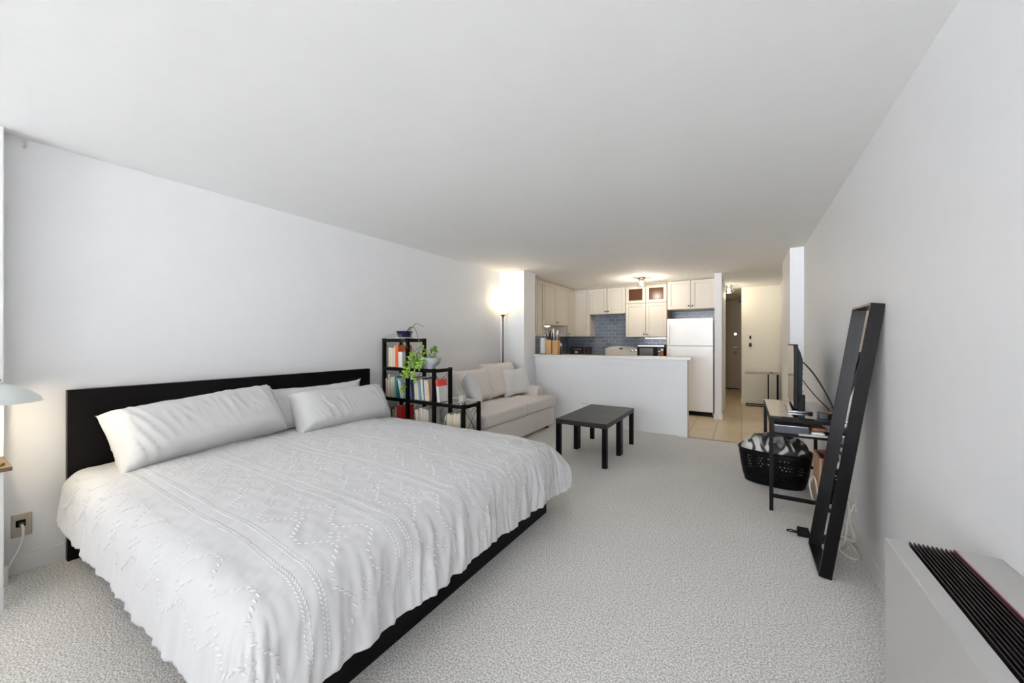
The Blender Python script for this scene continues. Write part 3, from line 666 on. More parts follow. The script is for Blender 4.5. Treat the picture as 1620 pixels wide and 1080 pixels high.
row(-2.955, .36 + zs, [(0, 0, 0, W_, 0, 1, .10), (.024, .215, .17, GR, -8, 1, 'grey cream book'), (.02, .22, .17, W_, -8, 1, 'off-white book'), (.022, .235, .17, GR, -4, 1, 'grey book'), (.02, .24, .17, W_, -4, 1, 'tall white book'), (.02, .235, .17, GR, -4, 1, 'pale grey book'), (.02, .23, .17, W_, -4, 1, 'white book'), (.02, .235, .17, GR, -4, 1, 'light grey book'), (.02, .225, .17, W_, -4, 1, 'plain white book')], 'third tier, middle bay')
row(-2.545, .36 + zs, [(0, 0, 0, W_, 0, 1, .03), (.016, .19, .16, GR, 14, 1, 'leaning grey book'), (.020, .215, .17, W_, 3, 1, 'white book'), (.020, .22, .17, CR, 3, 1, 'cream book'), (.02, .21, .17, GR, 3, 1, 'grey book'), (.018, .215, .17, (.66, .56, .34), 3, 1, 'yellowish book'),
     (.02, .225, .17, CR, 0, 1, 'tall cream book'), (.018, .23, .17, W_, 0, 1, 'tall white book'), (.022, .225, .17, PK, 0, 1, 'peach cream book'), (.022, .235, .18, (.6, .58, .5), 0, 0, 'wide pale grey book')], 'third tier, right bay')

# indigo pot with trailing dry stems
px_, py_, pz_ = -3.17, 2.88, 1.3155
t = thing('potted_plant', 'dark blue glazed bonsai pot with trailing stems on topmost shelf', 'plant', (px_, py_, pz_))
obj('saucer', MB().lathe([(0, 0), (.075, 0), (.105, .012), (.102, .014), (.07, .004), (0, .004)], (px_, py_, pz_), 32), WHITE, t, smooth=True)
obj('pot', MB().lathe([(0, .005), (.055, .005), (.065, .01), (.088, .075), (.092, .082), (.086, .084), (.080, .07), (0, .068)], (px_, py_, pz_), 36), POTBLUE, t, smooth=True, angle=50)
mb = MB()
for (a, b, c_, d_) in ((.10, .05, .17, -.10), (.14, .07, .24, -.13), (.08, .03, .26, -.02)):
    pts = [(px_ + .03 + c_ * k * 1.75 + .02 * math.sin(5 * k), py_ - .05 * k - b * k * .3 - (.12 * k), pz_ + .075 + .09 * math.sin(min(1, k * 1.1) * 2.2) + (d_ * (k ** 2) * 1.5)) for k in [i / 14 for i in range(15)]]
    pts = [(x, max(y, FY0 - .06), z) for x, y, z in pts]; mb.tube(pts, .0045, 6, r_end=.003)
for (xx, zz_) in ((.17, -.16), (.20, -.10)):
    mb.tube([(px_ + xx - .08, FY0 - .05, pz_ + .05), (px_ + xx - .03, FY0 - .06, pz_ + .01), (px_ + xx, FY0 - .05, pz_ + zz_ * .5), (px_ + xx + .02, FY0 - .045, pz_ + zz_)], .0032, 6)
obj('stems', mb, STEM, t, smooth=True)

# jade plant bowl
qx, qy, qz = -2.80, 2.88, 1.0105
t = thing('jade_plant', 'bright green jade plant spilling from a pale grey bowl on the shelf', 'plant', (qx, qy, qz))
obj('bowl', MB().lathe([(0, 0), (.06, 0), (.065, .012), (.10, .035), (.125, .085), (.128, .105), (.122, .105), (.115, .08), (0, .078)], (qx, qy, qz), 40), POTGREY, t, smooth=True, angle=60)
obj('soil', MB().lathe([(0, .088), (.08, .09), (.116, .086)], (qx, qy, qz), 24), SOIL, t, smooth=True)
stems = MB(); lv = MB(); ld_ = MB()
def leaf(mb, p, d, n, L=.028, w_=.011):
    p = Vector(p); d = Vector(d).normalized(); n = Vector(n); s_ = d.cross(n)
    if s_.length < .01: s_ = d.cross(Vector((.3, .5, .8)))
    s_.normalize(); n = s_.cross(d).normalized(); b = mb.bm
    c0 = b.verts.new(p); c1 = b.verts.new(p + d * L)
    m1 = [b.verts.new(p + d * L * .35 + s_ * w_ * .7), b.verts.new(p + d * L * .35 + n * w_ * .35), b.verts.new(p + d * L * .35 - s_ * w_ * .7), b.verts.new(p + d * L * .35 - n * w_ * .35)]
    m2 = [b.verts.new(p + d * L * .75 + s_ * w_), b.verts.new(p + d * L * .75 + n * w_ * .35), b.verts.new(p + d * L * .75 - s_ * w_), b.verts.new(p + d * L * .75 - n * w_ * .35)]
    for k in range(4):
        j = (k + 1) % 4; b.faces.new([c0, m1[k], m1[j]]); b.faces.new([m1[k], m2[k], m2[j], m1[j]]); b.faces.new([m2[k], c1, m2[j]])
rnd = random.Random(5)
def branch(pts, nl, L, mb_, spread=1.0):
    pts = [Vector(p) for p in pts]; stems.tube(pts, .0042, 6, r_end=.002)
    for i in range(nl):
        f = .25 + .75 * i / max(1, nl - 1); k = min(int(f * (len(pts) - 1)), len(pts) - 2); fr = f * (len(pts) - 1) - k
        p = pts[k].lerp(pts[k + 1], fr); tdir = (pts[k + 1] - pts[k]).normalized()
        for _ in range(2 if i < nl - 1 else 6):
            d = Vector((rnd.gauss(0, 1), rnd.gauss(0, 1), rnd.gauss(0, 1))).normalized() * spread + tdir * .7
            leaf(mb_, p, d, (rnd.random(), rnd.random(), rnd.random()), L * rnd.uniform(.9, 1.35), L * .40)
O = Vector((qx, qy, qz + .09))
def W3(a, b, c): return (qx + a, qy + b, qz + c)
for spec, nl, L, mb_ in (
    ([W3(.03, 0, .09), W3(.06, -.05, .13), W3(.10, -.07, .17), W3(.13, -.07, .20)], 9, .034, ld_), ([W3(.05, 0, .09), W3(.09, -.04, .12), W3(.13, -.05, .18)], 8, .034, ld_),
    ([W3(0, 0, .09), W3(-.06, -.06, .15), W3(-.11, -.12, .15), W3(-.14, -.14, .12)], 9, .034, lv), ([W3(-.02, 0, .09), W3(-.04, -.02, .18), W3(-.06, -.05, .22)], 7, .028, lv),
    ([W3(-.05, 0, .09), W3(-.12, -.08, .12), W3(-.18, -.13, .08), W3(-.20, -.15, .03)], 9, .034, ld_), ([W3(0, 0, .09), W3(.01, -.10, .11), W3(.02, -.15, .06), W3(.01, -.16, .02)], 9, .036, lv),
    ([W3(-.04, -.02, .09), W3(-.10, -.13, .09), W3(-.12, -.17, .0), W3(-.13, -.17, -.07)], 11, .036, lv), ([W3(-.03, -.02, .09), W3(-.06, -.14, .08), W3(-.05, -.17, -.04), W3(-.04, -.17, -.12)], 12, .034, lv),
    ([W3(-.06, -.02, .09), W3(-.14, -.13, .07), W3(-.19, -.16, -.02), W3(-.21, -.16, -.08)], 11, .036, lv), ([W3(-.06, -.03, .09), W3(-.15, -.14, .05), W3(-.20, -.165, -.10), W3(-.205, -.165, -.20)], 6, .02, ld_),
    ([W3(-.19, -.16, -.15), W3(-.20, -.165, -.20), W3(-.205, -.165, -.235)], 7, .032, lv), ([W3(.02, -.02, .09), W3(.05, -.10, .10), W3(.05, -.14, .08)], 8, .034, lv), ([W3(.02, -.02, .09), W3(-.02, -.12, .10), W3(-.05, -.15, .06)], 8, .034, ld_)):
    branch(spec, nl, L, mb_)
obj('stems', stems, STEM, t, smooth=True); a = obj('foliage', lv, LEAF, t, smooth=True); b = obj('dark_foliage', ld_, LEAFD, t, smooth=True)

# glass candle
t = thing('candle', 'white candle in a clear glass tumbler on the low shelf step', 'candle', (-2.345, 2.86, .6855))
obj('glass', MB().lathe([(0, 0), (.036, 0), (.038, .004), (.041, .092), (.0385, .092), (.0355, .012), (0, .010)], (-2.345, 2.86, .6855), 32), GLASS, t, smooth=True, angle=50)
obj('wax', MB().lathe([(0, .018), (.034, .018), (.036, .068), (0, .066)], (-2.345, 2.86, .6855), 28), WAX, t, smooth=True, angle=50)

# ------------------------------------------------------------------ sofa
SX0, SX1, SY0, SY1 = -3.24, -2.44, 3.34, 5.14
t = thing('sofa', 'greige two-seat fabric sofa against the left wall', 'sofa', ((SX0 + SX1) / 2, (SY0 + SY1) / 2, 0))
obj('base', B(SX0 + .01, SX1, SY0 + .02, SY1 + .01, .045, .31, bev=.02, seg=3), SOFA, t, smooth=True, angle=40)
for x in (SX0 + .08, SX1 - .08):
    for y in (SY0 + .1, SY1 - .1): obj('foot', B(x - .025, x + .025, y - .025, y + .025, 0, .045), BLACKBR, t)
def arm(y0, y1):  # rounded top, straight front
    mb = MB(); n = 14; pts = []
    prof = [(y0, .08), (y0, .54)] + [((y0 + y1) / 2 - (y1 - y0) / 2 * math.cos(math.pi * i / n), .54 + .075 * math.sin(math.pi * i / n)) for i in range(1, n)] + [(y1, .54), (y1, .08)]
    mb.poly([(SX0 + .02, y, z) for y, z in prof], (.60, 0, 0)); return mb
obj('arm', arm(SY0, SY0 + .24), SOFA, t, smooth=True, angle=40, bevel=.018)
obj('arm', arm(SY1 - .20, SY1), SOFA, t, smooth=True, angle=40, bevel=.018)
Mb = Matrix.Translation((SX0 + .10, 0, .30)) @ Matrix.Rotation(R(-9), 4, 'Y')
obj('back', MB().box(-.09, .07, SY0 + .05, SY1 - .05, 0, .50, bev=.04, seg=3, M=Mb), SOFA, t, smooth=True, angle=50)
ym = 4.285
def puff(wx, wy, h, seed, pw=5, crown=.035, wr=.006):
    """box cushion centred on x,y; z from 0 to h"""
    mb = MB()
    def f(u, v):
        a = 2 * u * math.pi; # around
        lat = (v - .5) * math.pi
        c, s_ = math.cos(a), math.sin(a)
        q = (abs(c) ** pw + abs(s_) ** pw) ** (-1 / pw)
        cl, sl = math.cos(lat), math.sin(lat); p2 = 4.5
        k = (abs(cl) ** p2 + abs(sl) ** p2) ** (-1 / p2)
        x = c * q * cl * k; y = s_ * q * cl * k; z = sl * k
        z_ = h / 2 + z * h / 2
        if z > 0: z_ += crown * max(0, 1 - x * x) * max(0, 1 - y * y)
        g = noise.noise((x * 3 + seed, y * 3, z * 2)) + .5 * noise.noise((x * 8, y * 8 + seed, z * 4))
        return (x * wx / 2 * (1 + wr * g), y * wy / 2 * (1 + wr * g), z_ + wr * g)
    mb.grid(f, 96, 40, wrap=True)
    return mb
def place(mb, M):
    bmesh.ops.transform(mb.bm, matrix=M, verts=mb.bm.verts); return mb
# T-shaped seat cushions: wide front lip passes in front of the arms
def seat(y0, y1, side, seed):
    xb, xa, xf = SX0 + .22, SX0 + .635, SX1 + .035
    mb = MB()
    if side < 0: outline = [(xb, y0 + .235), (xa, y0 + .235), (xa, y0 - .015), (xf, y0 - .015), (xf, y1), (xb, y1)]
    else: outline = [(xb, y0), (xf, y0), (xf, y1 + .03), (xa, y1 + .03), (xa, y1 - .19), (xb, y1 - .19)]
    bm = mb.bm; vs = [bm.verts.new((x, y, .315)) for x, y in outline]; f = bm.faces.new(vs)
    r = bmesh.ops.extrude_face_region(bm, geom=[f]); vv = [g for g in r['geom'] if isinstance(g, bmesh.types.BMVert)]
    bmesh.ops.translate(bm, vec=(0, 0, .165), verts=vv)
    bmesh.ops.recalc_face_normals(bm, faces=bm.faces)
    bmesh.ops.bevel(bm, geom=list(bm.edges), offset=.05, segments=5, affect='EDGES', profile=.6)
    cx_, cy_ = (xb + xf) / 2, (y0 + y1) / 2
    for g in [f for f in bm.faces if len(f.verts) > 4 and abs(f.normal.z) > .9]:
        r = bmesh.ops.poke(bm, faces=[g])
        for v_ in r['verts']: v_.co.z += .018 * (1 if v_.co.z > .4 else 0)
    return mb
obj('seat_cushion', seat(SY0, ym - .004, -1, 1), SOFA, t, smooth=True, angle=60)
obj('seat_cushion', seat(ym + .004, SY1, 1, 2), SOFA, t, smooth=True, angle=60)
# back cushions (leaning)
def backc(yc, wy, hz, seed, tilt=-16):
    M = Matrix.Translation((SX0 + .23, yc, .485)) @ Matrix.Rotation(R(tilt), 4, 'Y') @ Matrix.Rotation(R(90), 4, 'Z')
    return place(cushion_mb(wy, hz, .24, seed, wr=.010, pinch=.04, ear=-.03, flat=6), M)
obj('back_cushion', backc(3.92, .72, .44, 21), SOFA, t, smooth=True)
obj('back_cushion', backc(4.62, .76, .50, 22), SOFA, t, smooth=True)
G = 'throw pillows on the sofa'
cushion('throw_pillow', 'pale grey square throw pillow leaning at the far end of sofa', 'cushion', THROWP, (-2.83, 4.76, .485), R(90 - 22), R(-18), .50, .43, .17, 31, group=G, roll=R(-3), pinch=.14, ear=.012, wr=.008)
cushion('throw_pillow', 'pale grey square throw pillow by the sofa arm behind the bookshelf', 'cushion', THROWP, (-2.83, 3.76, .49), R(90 + 52), R(-22), .46, .42, .18, 37, group=G, roll=R(8), pinch=.14, ear=.015, wr=.008)

# ------------------------------------------------------------------ torchiere floor lamp
lx, ly = -3.285, 5.03
t = thing('floor_lamp', 'slim bronze torchiere floor lamp glowing in the corner behind the sofa', 'lamp', (lx, ly, 0))
obj('base', MB().lathe([(0, 0), (.115, 0), (.115, .012), (.03, .028), (.012, .034), (0, .034)], (lx, ly, 0), 36), KNOB, t, smooth=True, angle=40)
obj('pole', MB().lathe([(.0, .03), (.0125, .03), (.0125, 1.67), (0, 1.67)], (lx, ly, 0), 16), KNOB, t, smooth=True, angle=40)
obj('neck', MB().lathe([(0, 1.66), (.014, 1.66), (.018, 1.68), (.034, 1.70), (.038, 1.715), (0, 1.715)], (lx, ly, 0), 24), BRASS, t, smooth=True, angle=40)
obj('lamp_shade', MB().lathe([(0, 1.716), (.036, 1.716), (.075, 1.745), (.11, 1.79), (.13, 1.845), (.126, 1.847), (.105, 1.795), (.07, 1.752), (.03, 1.726), (0, 1.724)], (lx, ly, 0), 40), SHADE_ON, t, smooth=True)
L_ = lamp('torchiere_light', 'POINT', (0, 0, 1.95), 1.7, (1, .80, .50), shadow_soft_size=.08); L_.parent = t

# ------------------------------------------------------------------ two square coffee tables pushed together
def table(y0, label):
    x0, x1, y1 = -1.735, -1.175, y0 + .55
    t = thing('coffee_table', label, 'table', ((x0 + x1) / 2, (y0 + y1) / 2, 0), 0, 'black square coffee tables')
    obj('tabletop', B(x0, x1, y0, y1, .40, .45, bev=.0015, seg=1), BLACKTOP, t)
    for x in (x0, x1 - .05):
        for y in (y0, y1 - .05): obj('leg', B(x + .0005, x + .0495, y + .0005, y + .0495, 0, .40, bev=.0015, seg=1), BLACKBR, t)
table(3.705, 'square black coffee table nearer the bed, one of a pushed-together pair')
table(4.2575, 'square black coffee table nearer the kitchen divider, one of a pushed-together pair')

# ------------------------------------------------------------------ desk with television at right wall
t = thing('desk', 'narrow black metal desk with glossy top along the right wall', 'desk', (.37, 3.95, 0))
dx0, dx1, dy0, dy1, dz = .165, .575, 3.465, 4.44, .715
obj('desktop', B(dx0 + .004, dx1 - .004, dy0 + .004, dy1 - .004, dz - .006, dz + .006), BLKGLASS, t)
mb = MB(); mb.box(dx0, dx1, dy0, dy0 + .022, dz - .03, dz - .006); mb.box(dx0, dx1, dy1 - .022, dy1, dz - .03, dz - .006); mb.box(dx0, dx0 + .022, dy0 + .022, dy1 - .022, dz - .03, dz - .006); mb.box(dx1 - .022, dx1, dy0 + .022, dy1 - .022, dz - .03, dz - .006)
obj('top_frame', mb, BLKMET, t)
for x in (dx0, dx1 - .025):
    for y in (dy0, dy1 - .025): obj('leg', B(x, x + .025, y, y + .025, 0, dz - .03), BLKMET, t)
for y in (dy0, dy1 - .022): obj('foot_rail', B(dx0 + .025, dx1 - .025, y, y + .022, .10, .125), BLKMET, t)
obj('under_shelf', B(dx0 + .025, dx1 - .025, dy0, dy1, .575, .59), BLKMET, t)
t = thing('media_box', 'flat dark grey media box on the shelf beneath the glossy desktop', 'electronics', (.31, 3.7, .59))
obj('body', B(.195, .41, 3.49, 3.86, .591, .655, bev=.004), DKGREY, t)
obj('trim_line', B(.20, .40, 3.487, 3.491, .647, .652), STEEL, t)
t = thing('game_controller', 'white and brown gadget tucked on the shelf under the desk', 'electronics', (.47, 3.55, .59))
obj('body', B(.42, .50, 3.49, 3.58, .591, .62, bev=.012, seg=3), WAX, t)
obj('cover', B(.425, .52, 3.53, 3.63, .621, .645, bev=.01, seg=3), mat('rust_brown', (.28, .12, .06), .5), t)
tag(obj('remote_control', MB().box(-.10, .10, -.018, .018, 0, .014, bev=.005, M=Matrix.Translation((.44, 3.478, .592)) @ Matrix.Rotation(R(4), 4, 'Z')), mat('silver_plastic', (.55, .54, .53), .3), world_origin=(.48, 3.475, .592)), 'long silver remote control at the near edge of desk shelf', 'remote')
# television: thin panel almost edge-on
t = thing('television', 'flat black television standing edge-on on the desk', 'television', (.36, 4.08, dz + .006))
Mt = Matrix.Translation((.335, 3.70, 0)) @ Matrix.Rotation(R(-2.0), 4, 'Z')
obj('bezel', MB().box(0, .028, 0, .80, .752, 1.262, bev=.004, M=Mt), BLKPL, t)
obj('screen', MB().box(-.0015, .001, .012, .788, .768, 1.25, M=Mt), BLKGLASS, t)
mb = MB(); mb.poly([(.028, .03, .80), (.055, .03, .82), (.060, .03, 1.14), (.045, .03, 1.20), (.028, .03, 1.24)], (0, .74, 0)); place(mb, Mt)
obj('back_housing', mb, BLKPL, t)
for z in (.88, .94, 1.02, 1.06, 1.10): obj('port', MB().box(.058, .064, .05, .07, z, z + .014, bev=.001, M=Mt), mat('port_grey', (.3, .3, .32), .4), t)
obj('stand_neck', MB().box(.02, .075, .03, .10, .735, .86, bev=.006, M=Mt).box(.0, .06, .34, .46, .735, .80, bev=.006, M=Mt), BLKPL, t)
obj('stand_base', MB().box(-.04, .12, .0, .50, dz + .0065, dz + .024, bev=.004, M=Mt), BLKGLASS, t)
t = thing('cable_box', 'small dark cable box on the near end of the desk', 'electronics', (.49, 3.60, dz + .006))
obj('body', B(.465, .515, 3.50, 3.60, dz + .0065, dz + .048, bev=.004), DKGREY, t)
t = thing('adapter_pile', 'jumble of small black plugs beside the cable box on desk', 'electronics', (.54, 3.56, dz + .006))
obj('plug', B(.523, .562, 3.495, 3.54, dz + .0065, dz + .045, bev=.006), BLKPL, t)
obj('plug', B(.523, .565, 3.55, 3.60, dz + .0065, dz + .055, bev=.006), mat('rust_brown', (.28, .12, .06), .5), t)
def cable(label, pts, r, m_, name='cable', cat='cable', n=24):
    P = [Vector(p) for p in pts]; out = []
    for i in range(len(P) - 1):
        p0 = P[max(i - 1, 0)]; p1 = P[i]; p2 = P[i + 1]; p3 = P[min(i + 2, len(P) - 1)]
        for k in range(n):
            f = k / n; out.append(.5 * ((2 * p1) + (p2 - p0) * f + (2 * p0 - 5 * p1 + 4 * p2 - p3) * f * f + (3 * p1 - p0 - 3 * p2 + p3) * f ** 3))
    out.append(P[-1]); out = [Vector(o) for i, o in enumerate(out) if i % 3 == 0 or i == len(out) - 1]
    return tag(obj(name, MB().tube(out, r, 8), m_, smooth=True, world_origin=tuple(P[0])), label, cat)
cable('black cable running from the television back down behind the desk', [(.40, 3.74, 1.12), (.46, 3.68, 1.03), (.52, 3.62, .90), (.555, 3.57, .80), (.592, 3.53, .70), (.592, 3.50, .50)], .0055, CORDB)
cable('thin black cable dropping from the television to the plugs on desk', [(.395, 3.74, .98), (.43, 3.70, .92), (.47, 3.67, .86), (.52, 3.60, .80), (.535, 3.58, .775)], .0035, CORDB)

# laundry basket with patterned fabric
bx, by = .235, 4.18
def hull(a, z, f=1.0):
    k = .80 + .20 * min(1, (z / .27)) ** .6
    ca, sa = math.cos(a), math.sin(a); e = .75
    return (.275 * k * f * math.copysign(abs(ca) ** e, ca), .20 * k * f * math.copysign(abs(sa) ** e, sa))
t = thing('laundry_basket', 'black perforated plastic laundry basket under the desk', 'basket', (bx, by, 0), R(-12))
mb = MB(); NA, NZ = 120, 22; bm = mb.bm
g = [[bm.verts.new((*hull(2 * math.pi * (i + (.35 if 4 < j < 19 else 0) * (j % 2)) / NA, .012 + .283 * j / NZ), .012 + .283 * j / NZ)) for i in range(NA)] for j in range(NZ + 1)]
for j in range(NZ):
    for i in range(NA):
        hole = (4 <= j <= 18) and (j % 2 == 0) and ((i + j // 2) % 2 == 0) and not (j == 12 and i % 30 < 4) and (i % 30 > 1)
        if not hole: bm.faces.new([g[j][i], g[j][(i + 1) % NA], g[j + 1][(i + 1) % NA], g[j + 1][i]])
bo = obj('basket_wall', mb, BLKPL, t, local=True); md = bo.modifiers.new('t', 'SOLIDIFY'); md.thickness = .004
mb = MB(); bot = [mb.bm.verts.new((*hull(2 * math.pi * i / 60, .012), .004)) for i in range(60)]; f_ = mb.bm.faces.new(bot)
r_ = bmesh.ops.extrude_face_region(mb.bm, geom=[f_]); bmesh.ops.translate(mb.bm, vec=(0, 0, .012), verts=[q for q in r_['geom'] if isinstance(q, bmesh.types.BMVert)])
obj('basket_bottom', mb, BLKPL, t, local=True)
ring = [Vector((*hull(2 * math.pi * i / 80, .295), .298)) for i in range(81)]
obj('rim', MB().tube(ring, .009, 8), BLKPL, t, smooth=True, local=True)
def fab_mat():
    m = mat('black_white_print', (.5, .5, .5), .55); nt = m.node_tree; N = nt.nodes; L = nt.links; p = N['Principled BSDF']
    tc = N.new('ShaderNodeTexCoord'); n_ = N.new('ShaderNodeTexNoise'); n_.inputs['Scale'].default_value = 5.5; n_.inputs['Detail'].default_value = 1.5; n_.inputs['Distortion'].default_value = 1.4
    mp = N.new('ShaderNodeMapping'); mp.inputs['Scale'].default_value = (1.8, .8, 1); mp.inputs['Rotation'].default_value = (0, 0, R(35)); L.new(tc.outputs['Object'], mp.inputs[0]); L.new(mp.outputs[0], n_.inputs['Vector'])
    cr = N.new('ShaderNodeValToRGB'); cr.color_ramp.elements[0].position = .47; cr.color_ramp.elements[0].color = (.02, .018, .018, 1); cr.color_ramp.elements[1].position = .56; cr.color_ramp.elements[1].color = (.62, .60, .58, 1)
    L.new(n_.outputs['Fac'], cr.inputs[0]); L.new(cr.outputs[0], p.inputs['Base Color']); return m
mb = MB()
def blob(u, v):
    a = 2 * math.pi * u; lat = v * math.pi / 2
    x, y = hull(a, .27, .93 * math.cos(lat) ** .5)
    k = math.sin(lat)
    z = .265 + .145 * k ** 1.0 + .028 * noise.noise((x * 11, y * 11, 2)) + .016 * (1 - abs(noise.noise((x * 20, y * 9, 5)))) ** 2
    return (x + .02 * noise.noise((x * 9, y * 9, 1)) * k, y, z)
mb.grid(blob, 96, 30, wrap=True)
fb = obj('folded_fabric', mb, fab_mat(), smooth=True); fb.location = (bx, by, 0); fb.rotation_euler = (0, 0, R(-12))
tag(fb, 'black and white printed fabric heaped in the laundry basket', 'fabric')
t = thing('storage_crate', 'plain tan wooden crate behind the basket against the right wall', 'crate', (.50, 3.95, 0))
obj('front_panel', B(.485, .500, 3.64, 3.94, .0, .40, bev=.002), mat('tan_crate', (.55, .36, .22), .5), t)
obj('back_panel', B(.575, .590, 3.64, 3.94, .0, .40, bev=.002), MT['tan_crate'], t)
obj('base_panel', B(.50, .575, 3.64, 3.94, .0, .015), MT['tan_crate'], t)
for y in (3.64, 3.928): obj('end_panel', B(.50, .575, y, y + .012, .015, .40), mat('rust_crate_end', (.36, .12, .07), .5), t)

# ------------------------------------------------------------------ leaning mirror
FD = .056; ML = 1.492; MW = .392; th = math.atan2(.61 - .399, 1.479)
t = thing('leaning_mirror', 'tall narrow mirror in a deep black frame leaning on right wall', 'mirror', (.40, 2.81, 0))
# local: X = depth (front at -FD), Y = width, Z = length, rotated by th about Y
Mm = Matrix.Translation((.401, 2.614, FD * math.sin(th) * 0 + .0)) @ Matrix.Rotation(th, 4, 'Y')
# lift so that the lowest corner (front-bottom) touches the floor
low = min((Mm @ Vector((x, 0, 0))).z for x in (-FD, 0)); Mm = Matrix.Translation((0, 0, -low + .0005)) @ Mm
RW = .012
obj('frame_stile', MB().box(-FD, 0, 0, RW, 0, ML, bev=.001, seg=1, M=Mm), BLACKBR, t)
obj('frame_stile', MB().box(-FD, 0, MW - RW, MW, 0, ML, bev=.001, seg=1, M=Mm), BLACKBR, t)
obj('frame_rail', MB().box(-FD, 0, RW, MW - RW, 0, RW, M=Mm), BLACKBR, t)
obj('frame_rail', MB().box(-FD, 0, RW, MW - RW, ML - RW, ML, M=Mm), BLACKBR, t)
obj('mirror_glass', MB().box(-.024, -.019, RW, MW - RW, RW, ML - RW, M=Mm), MIRROR, t)
obj('backing_board', MB().box(-.018, -.006, RW, MW - RW, RW, ML - RW, M=Mm), WALNUT, t)

# floor cords near the mirror, plug and wall plate
cable('white cord looping over the carpet behind the leaning mirror', [(.600, 3.20, .24), (.575, 3.22, .12), (.54, 3.12, .012), (.50, 3.02, .006), (.55, 2.93, .006), (.585, 3.02, .006), (.56, 3.20, .006), (.50, 3.35, .006), (.47, 3.44, .02)], .0055, CORDW)
cable('short white cord loop rising beside the laundry basket', [(.46, 3.55, .01), (.44, 3.60, .10), (.43, 3.66, .20), (.46, 3.70, .24), (.475, 3.66, .16), (.478, 3.62, .01)], .006, CORDW)
cable('thick white cable coil hanging between mirror and right wall', [(.594, 3.30, .22), (.57, 3.14, .15), (.575, 3.06, .10), (.58, 3.10, .045), (.56, 3.18, .02), (.50, 3.24, .012)], .008, CORDW)
t = thing('power_adapter', 'black power adapter lying on the carpet left of the mirror', 'adapter', (.33, 3.12, 0))
obj('body', B(.30, .365, 3.09, 3.15, .001, .05, bev=.008), BLKPL, t)
obj('loop', MB().tube([(.30, 3.12, .02), (.27, 3.13, .022), (.245, 3.12, .02), (.245, 3.105, .02), (.27, 3.10, .02), (.30, 3.11, .02)], .004, 6), BLKPL, t, smooth=True)
t = thing('wall_outlet', 'white outlet plate low on the right wall behind the mirror', 'outlet', (XR, 3.22, .25))
obj('plate', B(XR - .006, XR - .0005, 3.185, 3.255, .195, .305, bev=.002), WHITE, t)

# ------------------------------------------------------------------ convector at bottom right
cx0, cy1, cz = .372, 1.60, .678
t = thing('convector', 'grey metal wall convector with black slotted grille beside right wall', 'radiator', (.49, .9, 0))
mb = MB(); mb.box(cx0, cx0 + .012, .15, cy1, 0, cz, bev=.004, seg=3); mb.box(cx0 + .012, XR - .014, cy1 - .012, cy1, 0, cz - .004); mb.box(cx0 + .006, .419, .15, cy1 - .001, cz - .012, cz, bev=.003)
mb.box(cx0 + .012, XR - .014, .15, .162, 0, cz - .004)
obj('housing', mb, GREYMET, t)
obj('heat_core', B(.42, .515, .17, cy1 - .03, .50, .56), BLKMET, t)
for i in range(10):
    x = .424 + i * .0093
    obj('grille_fin', B(x, x + .0028, .16, cy1 - .006, cz - .045, cz + .003), mat('dark_fin', (.03, .02, .02), .35, metal=.5), t)
obj('top_panel', B(.519, XR - .001, .15, cy1 - .003, cz - .012, cz + .004, bev=.002), GREYMET, t)
obj('panel_edge', B(.5155, .519, .15, cy1 - .004, cz - .014, cz + .0045), mat('maroon_edge', (.20, .04, .06), .4), t)

# ------------------------------------------------------------------ left edge: nightstand, lamp, outlet, hook
t = thing('nightstand', 'small nightstand with thin walnut top at the left picture edge', 'nightstand', (-3.15, .02, 0))
obj('top', B(-3.31, -3.005, -.30, .270, .662, .682, bev=.002), WALNUT, t)
for x in (-3.30, -3.045):
    for y in (-.28, .215): obj('leg', B(x, x + .03, y, y + .03, 0, .662), WHITE, t)
obj('lower_shelf', B(-3.29, -3.03, -.27, .235, .25, .265), WHITE, t)
lx, ly, lz = -3.085, .195, .6825
t = thing('table_lamp', 'white dome table lamp with brass socket on the nightstand', 'lamp', (lx, ly, lz))
obj('base', MB().lathe([(0, 0), (.06, 0), (.06, .012), (.012, .02), (0, .02)], (lx, ly, lz), 32), BRASS, t, smooth=True, angle=40)
obj('pole', MB().lathe([(0, .015), (.007, .015), (.007, .40), (0, .40)], (lx, ly, lz), 14), BRASS, t, smooth=True, angle=40)
obj('lamp_shade', MB().lathe([(.178, .305), (.170, .325), (.14, .355), (.085, .385), (.045, .405), (.04, .415), (.038, .415), (.043, .402), (.083, .381), (.137, .351), (.166, .322), (.174, .305), (.178, .305)], (lx, ly, lz), 48), OPAL, t, smooth=True, angle=60)
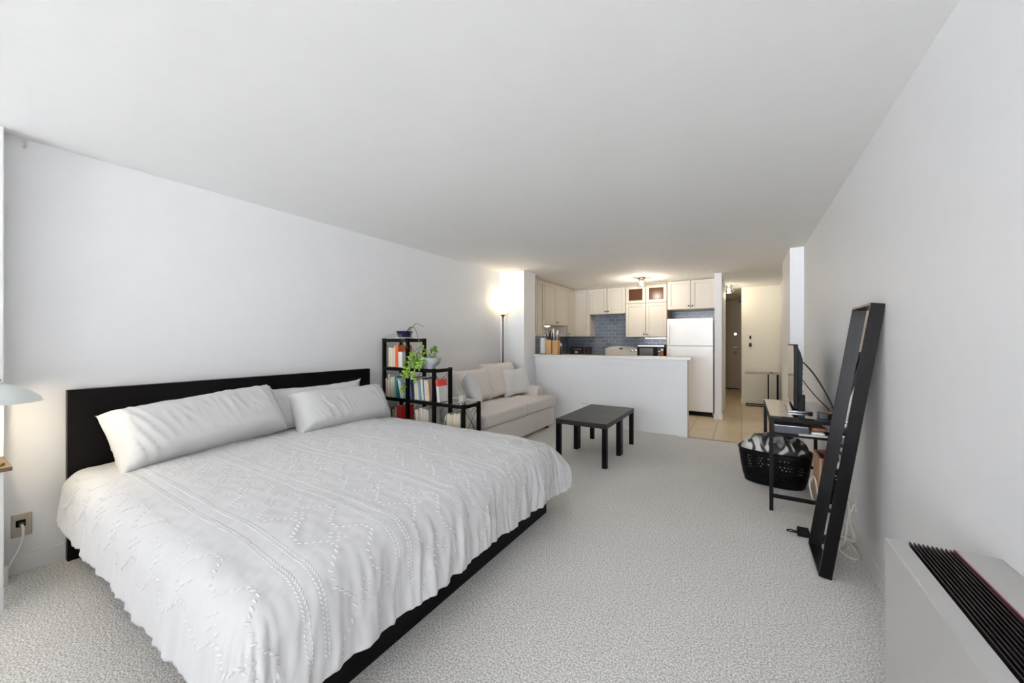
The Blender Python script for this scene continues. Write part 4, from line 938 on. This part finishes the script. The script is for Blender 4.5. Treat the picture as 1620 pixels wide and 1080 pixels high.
sk = obj('socket', MB().lathe([(0, .41), (.048, .41), (.05, .418), (.036, .422), (.032, .45), (.036, .452), (.036, .462), (.028, .466), (.026, .49), (0, .49)], (lx, ly, lz), 28), BRASS, t, smooth=True, angle=30)
for k in range(3):
    a = R(20 + 120 * k); obj('thumbscrew', MB().tube([(lx + .03 * math.cos(a), ly + .03 * math.sin(a), lz + .435), (lx + .055 * math.cos(a), ly + .055 * math.sin(a), lz + .435)], .005, 8), CHROME, sk, smooth=True)
obj('bulb', MB().lathe([(0, .30), (.018, .303), (.03, .33), (.022, .37), (.014, .40), (0, .40)], (lx, ly, lz), 20), mat('warm_bulb', (1, .9, .7), .5, emit=(1, .8, .5), emit_s=12), t, smooth=True)
L_ = lamp('table_lamp_light', 'POINT', (.0, .0, .27), 3.0, (1, .82, .55), shadow_soft_size=.03); L_.parent = t
t = thing('wall_outlet', 'beige outlet plate with plugged cord low on the left wall', 'outlet', (XL, .34, .26))
obj('plate', B(XL + .0005, XL + .007, .302, .374, .200, .325, bev=.002), PLATE, t)
obj('socket', B(XL + .007, XL + .010, .318, .352, .255, .292, bev=.003), BLKPL, t)
obj('plug', B(XL + .010, XL + .035, .326, .346, .262, .282, bev=.004), KNOB, t)
cable('cream cord curving from the left wall outlet towards nightstand', [(XL + .035, .336, .272), (XL + .06, .338, .25), (XL + .075, .33, .18), (XL + .09, .30, .11), (XL + .12, .26, .06), (-3.20, .10, .012)], .0055, CORDW)
t = thing('wall_hook', 'tiny white hook at the top left corner of left wall', 'hook', (XL, .36, 2.39))
obj('hook', MB().tube([(XL + .0, .345, 2.405), (XL + .02, .345, 2.40), (XL + .025, .345, 2.375), (XL + .015, .345, 2.365)], .003, 6), WHITE, t, smooth=True)
t = thing('phone_jack', 'two tiny dark sockets on the divider wall near the sofa', 'socket', (-2.11, YH + .02, .324))
for x in (-2.139, -2.085): obj('socket_hole', MB().cyl((0, 0, 0), .008, .004, 14, M=Matrix.Translation((x, YH + .0195, .324)) @ Matrix.Rotation(R(90), 4, 'X')), mat('grey_socket', (.3, .3, .3), .5), t)
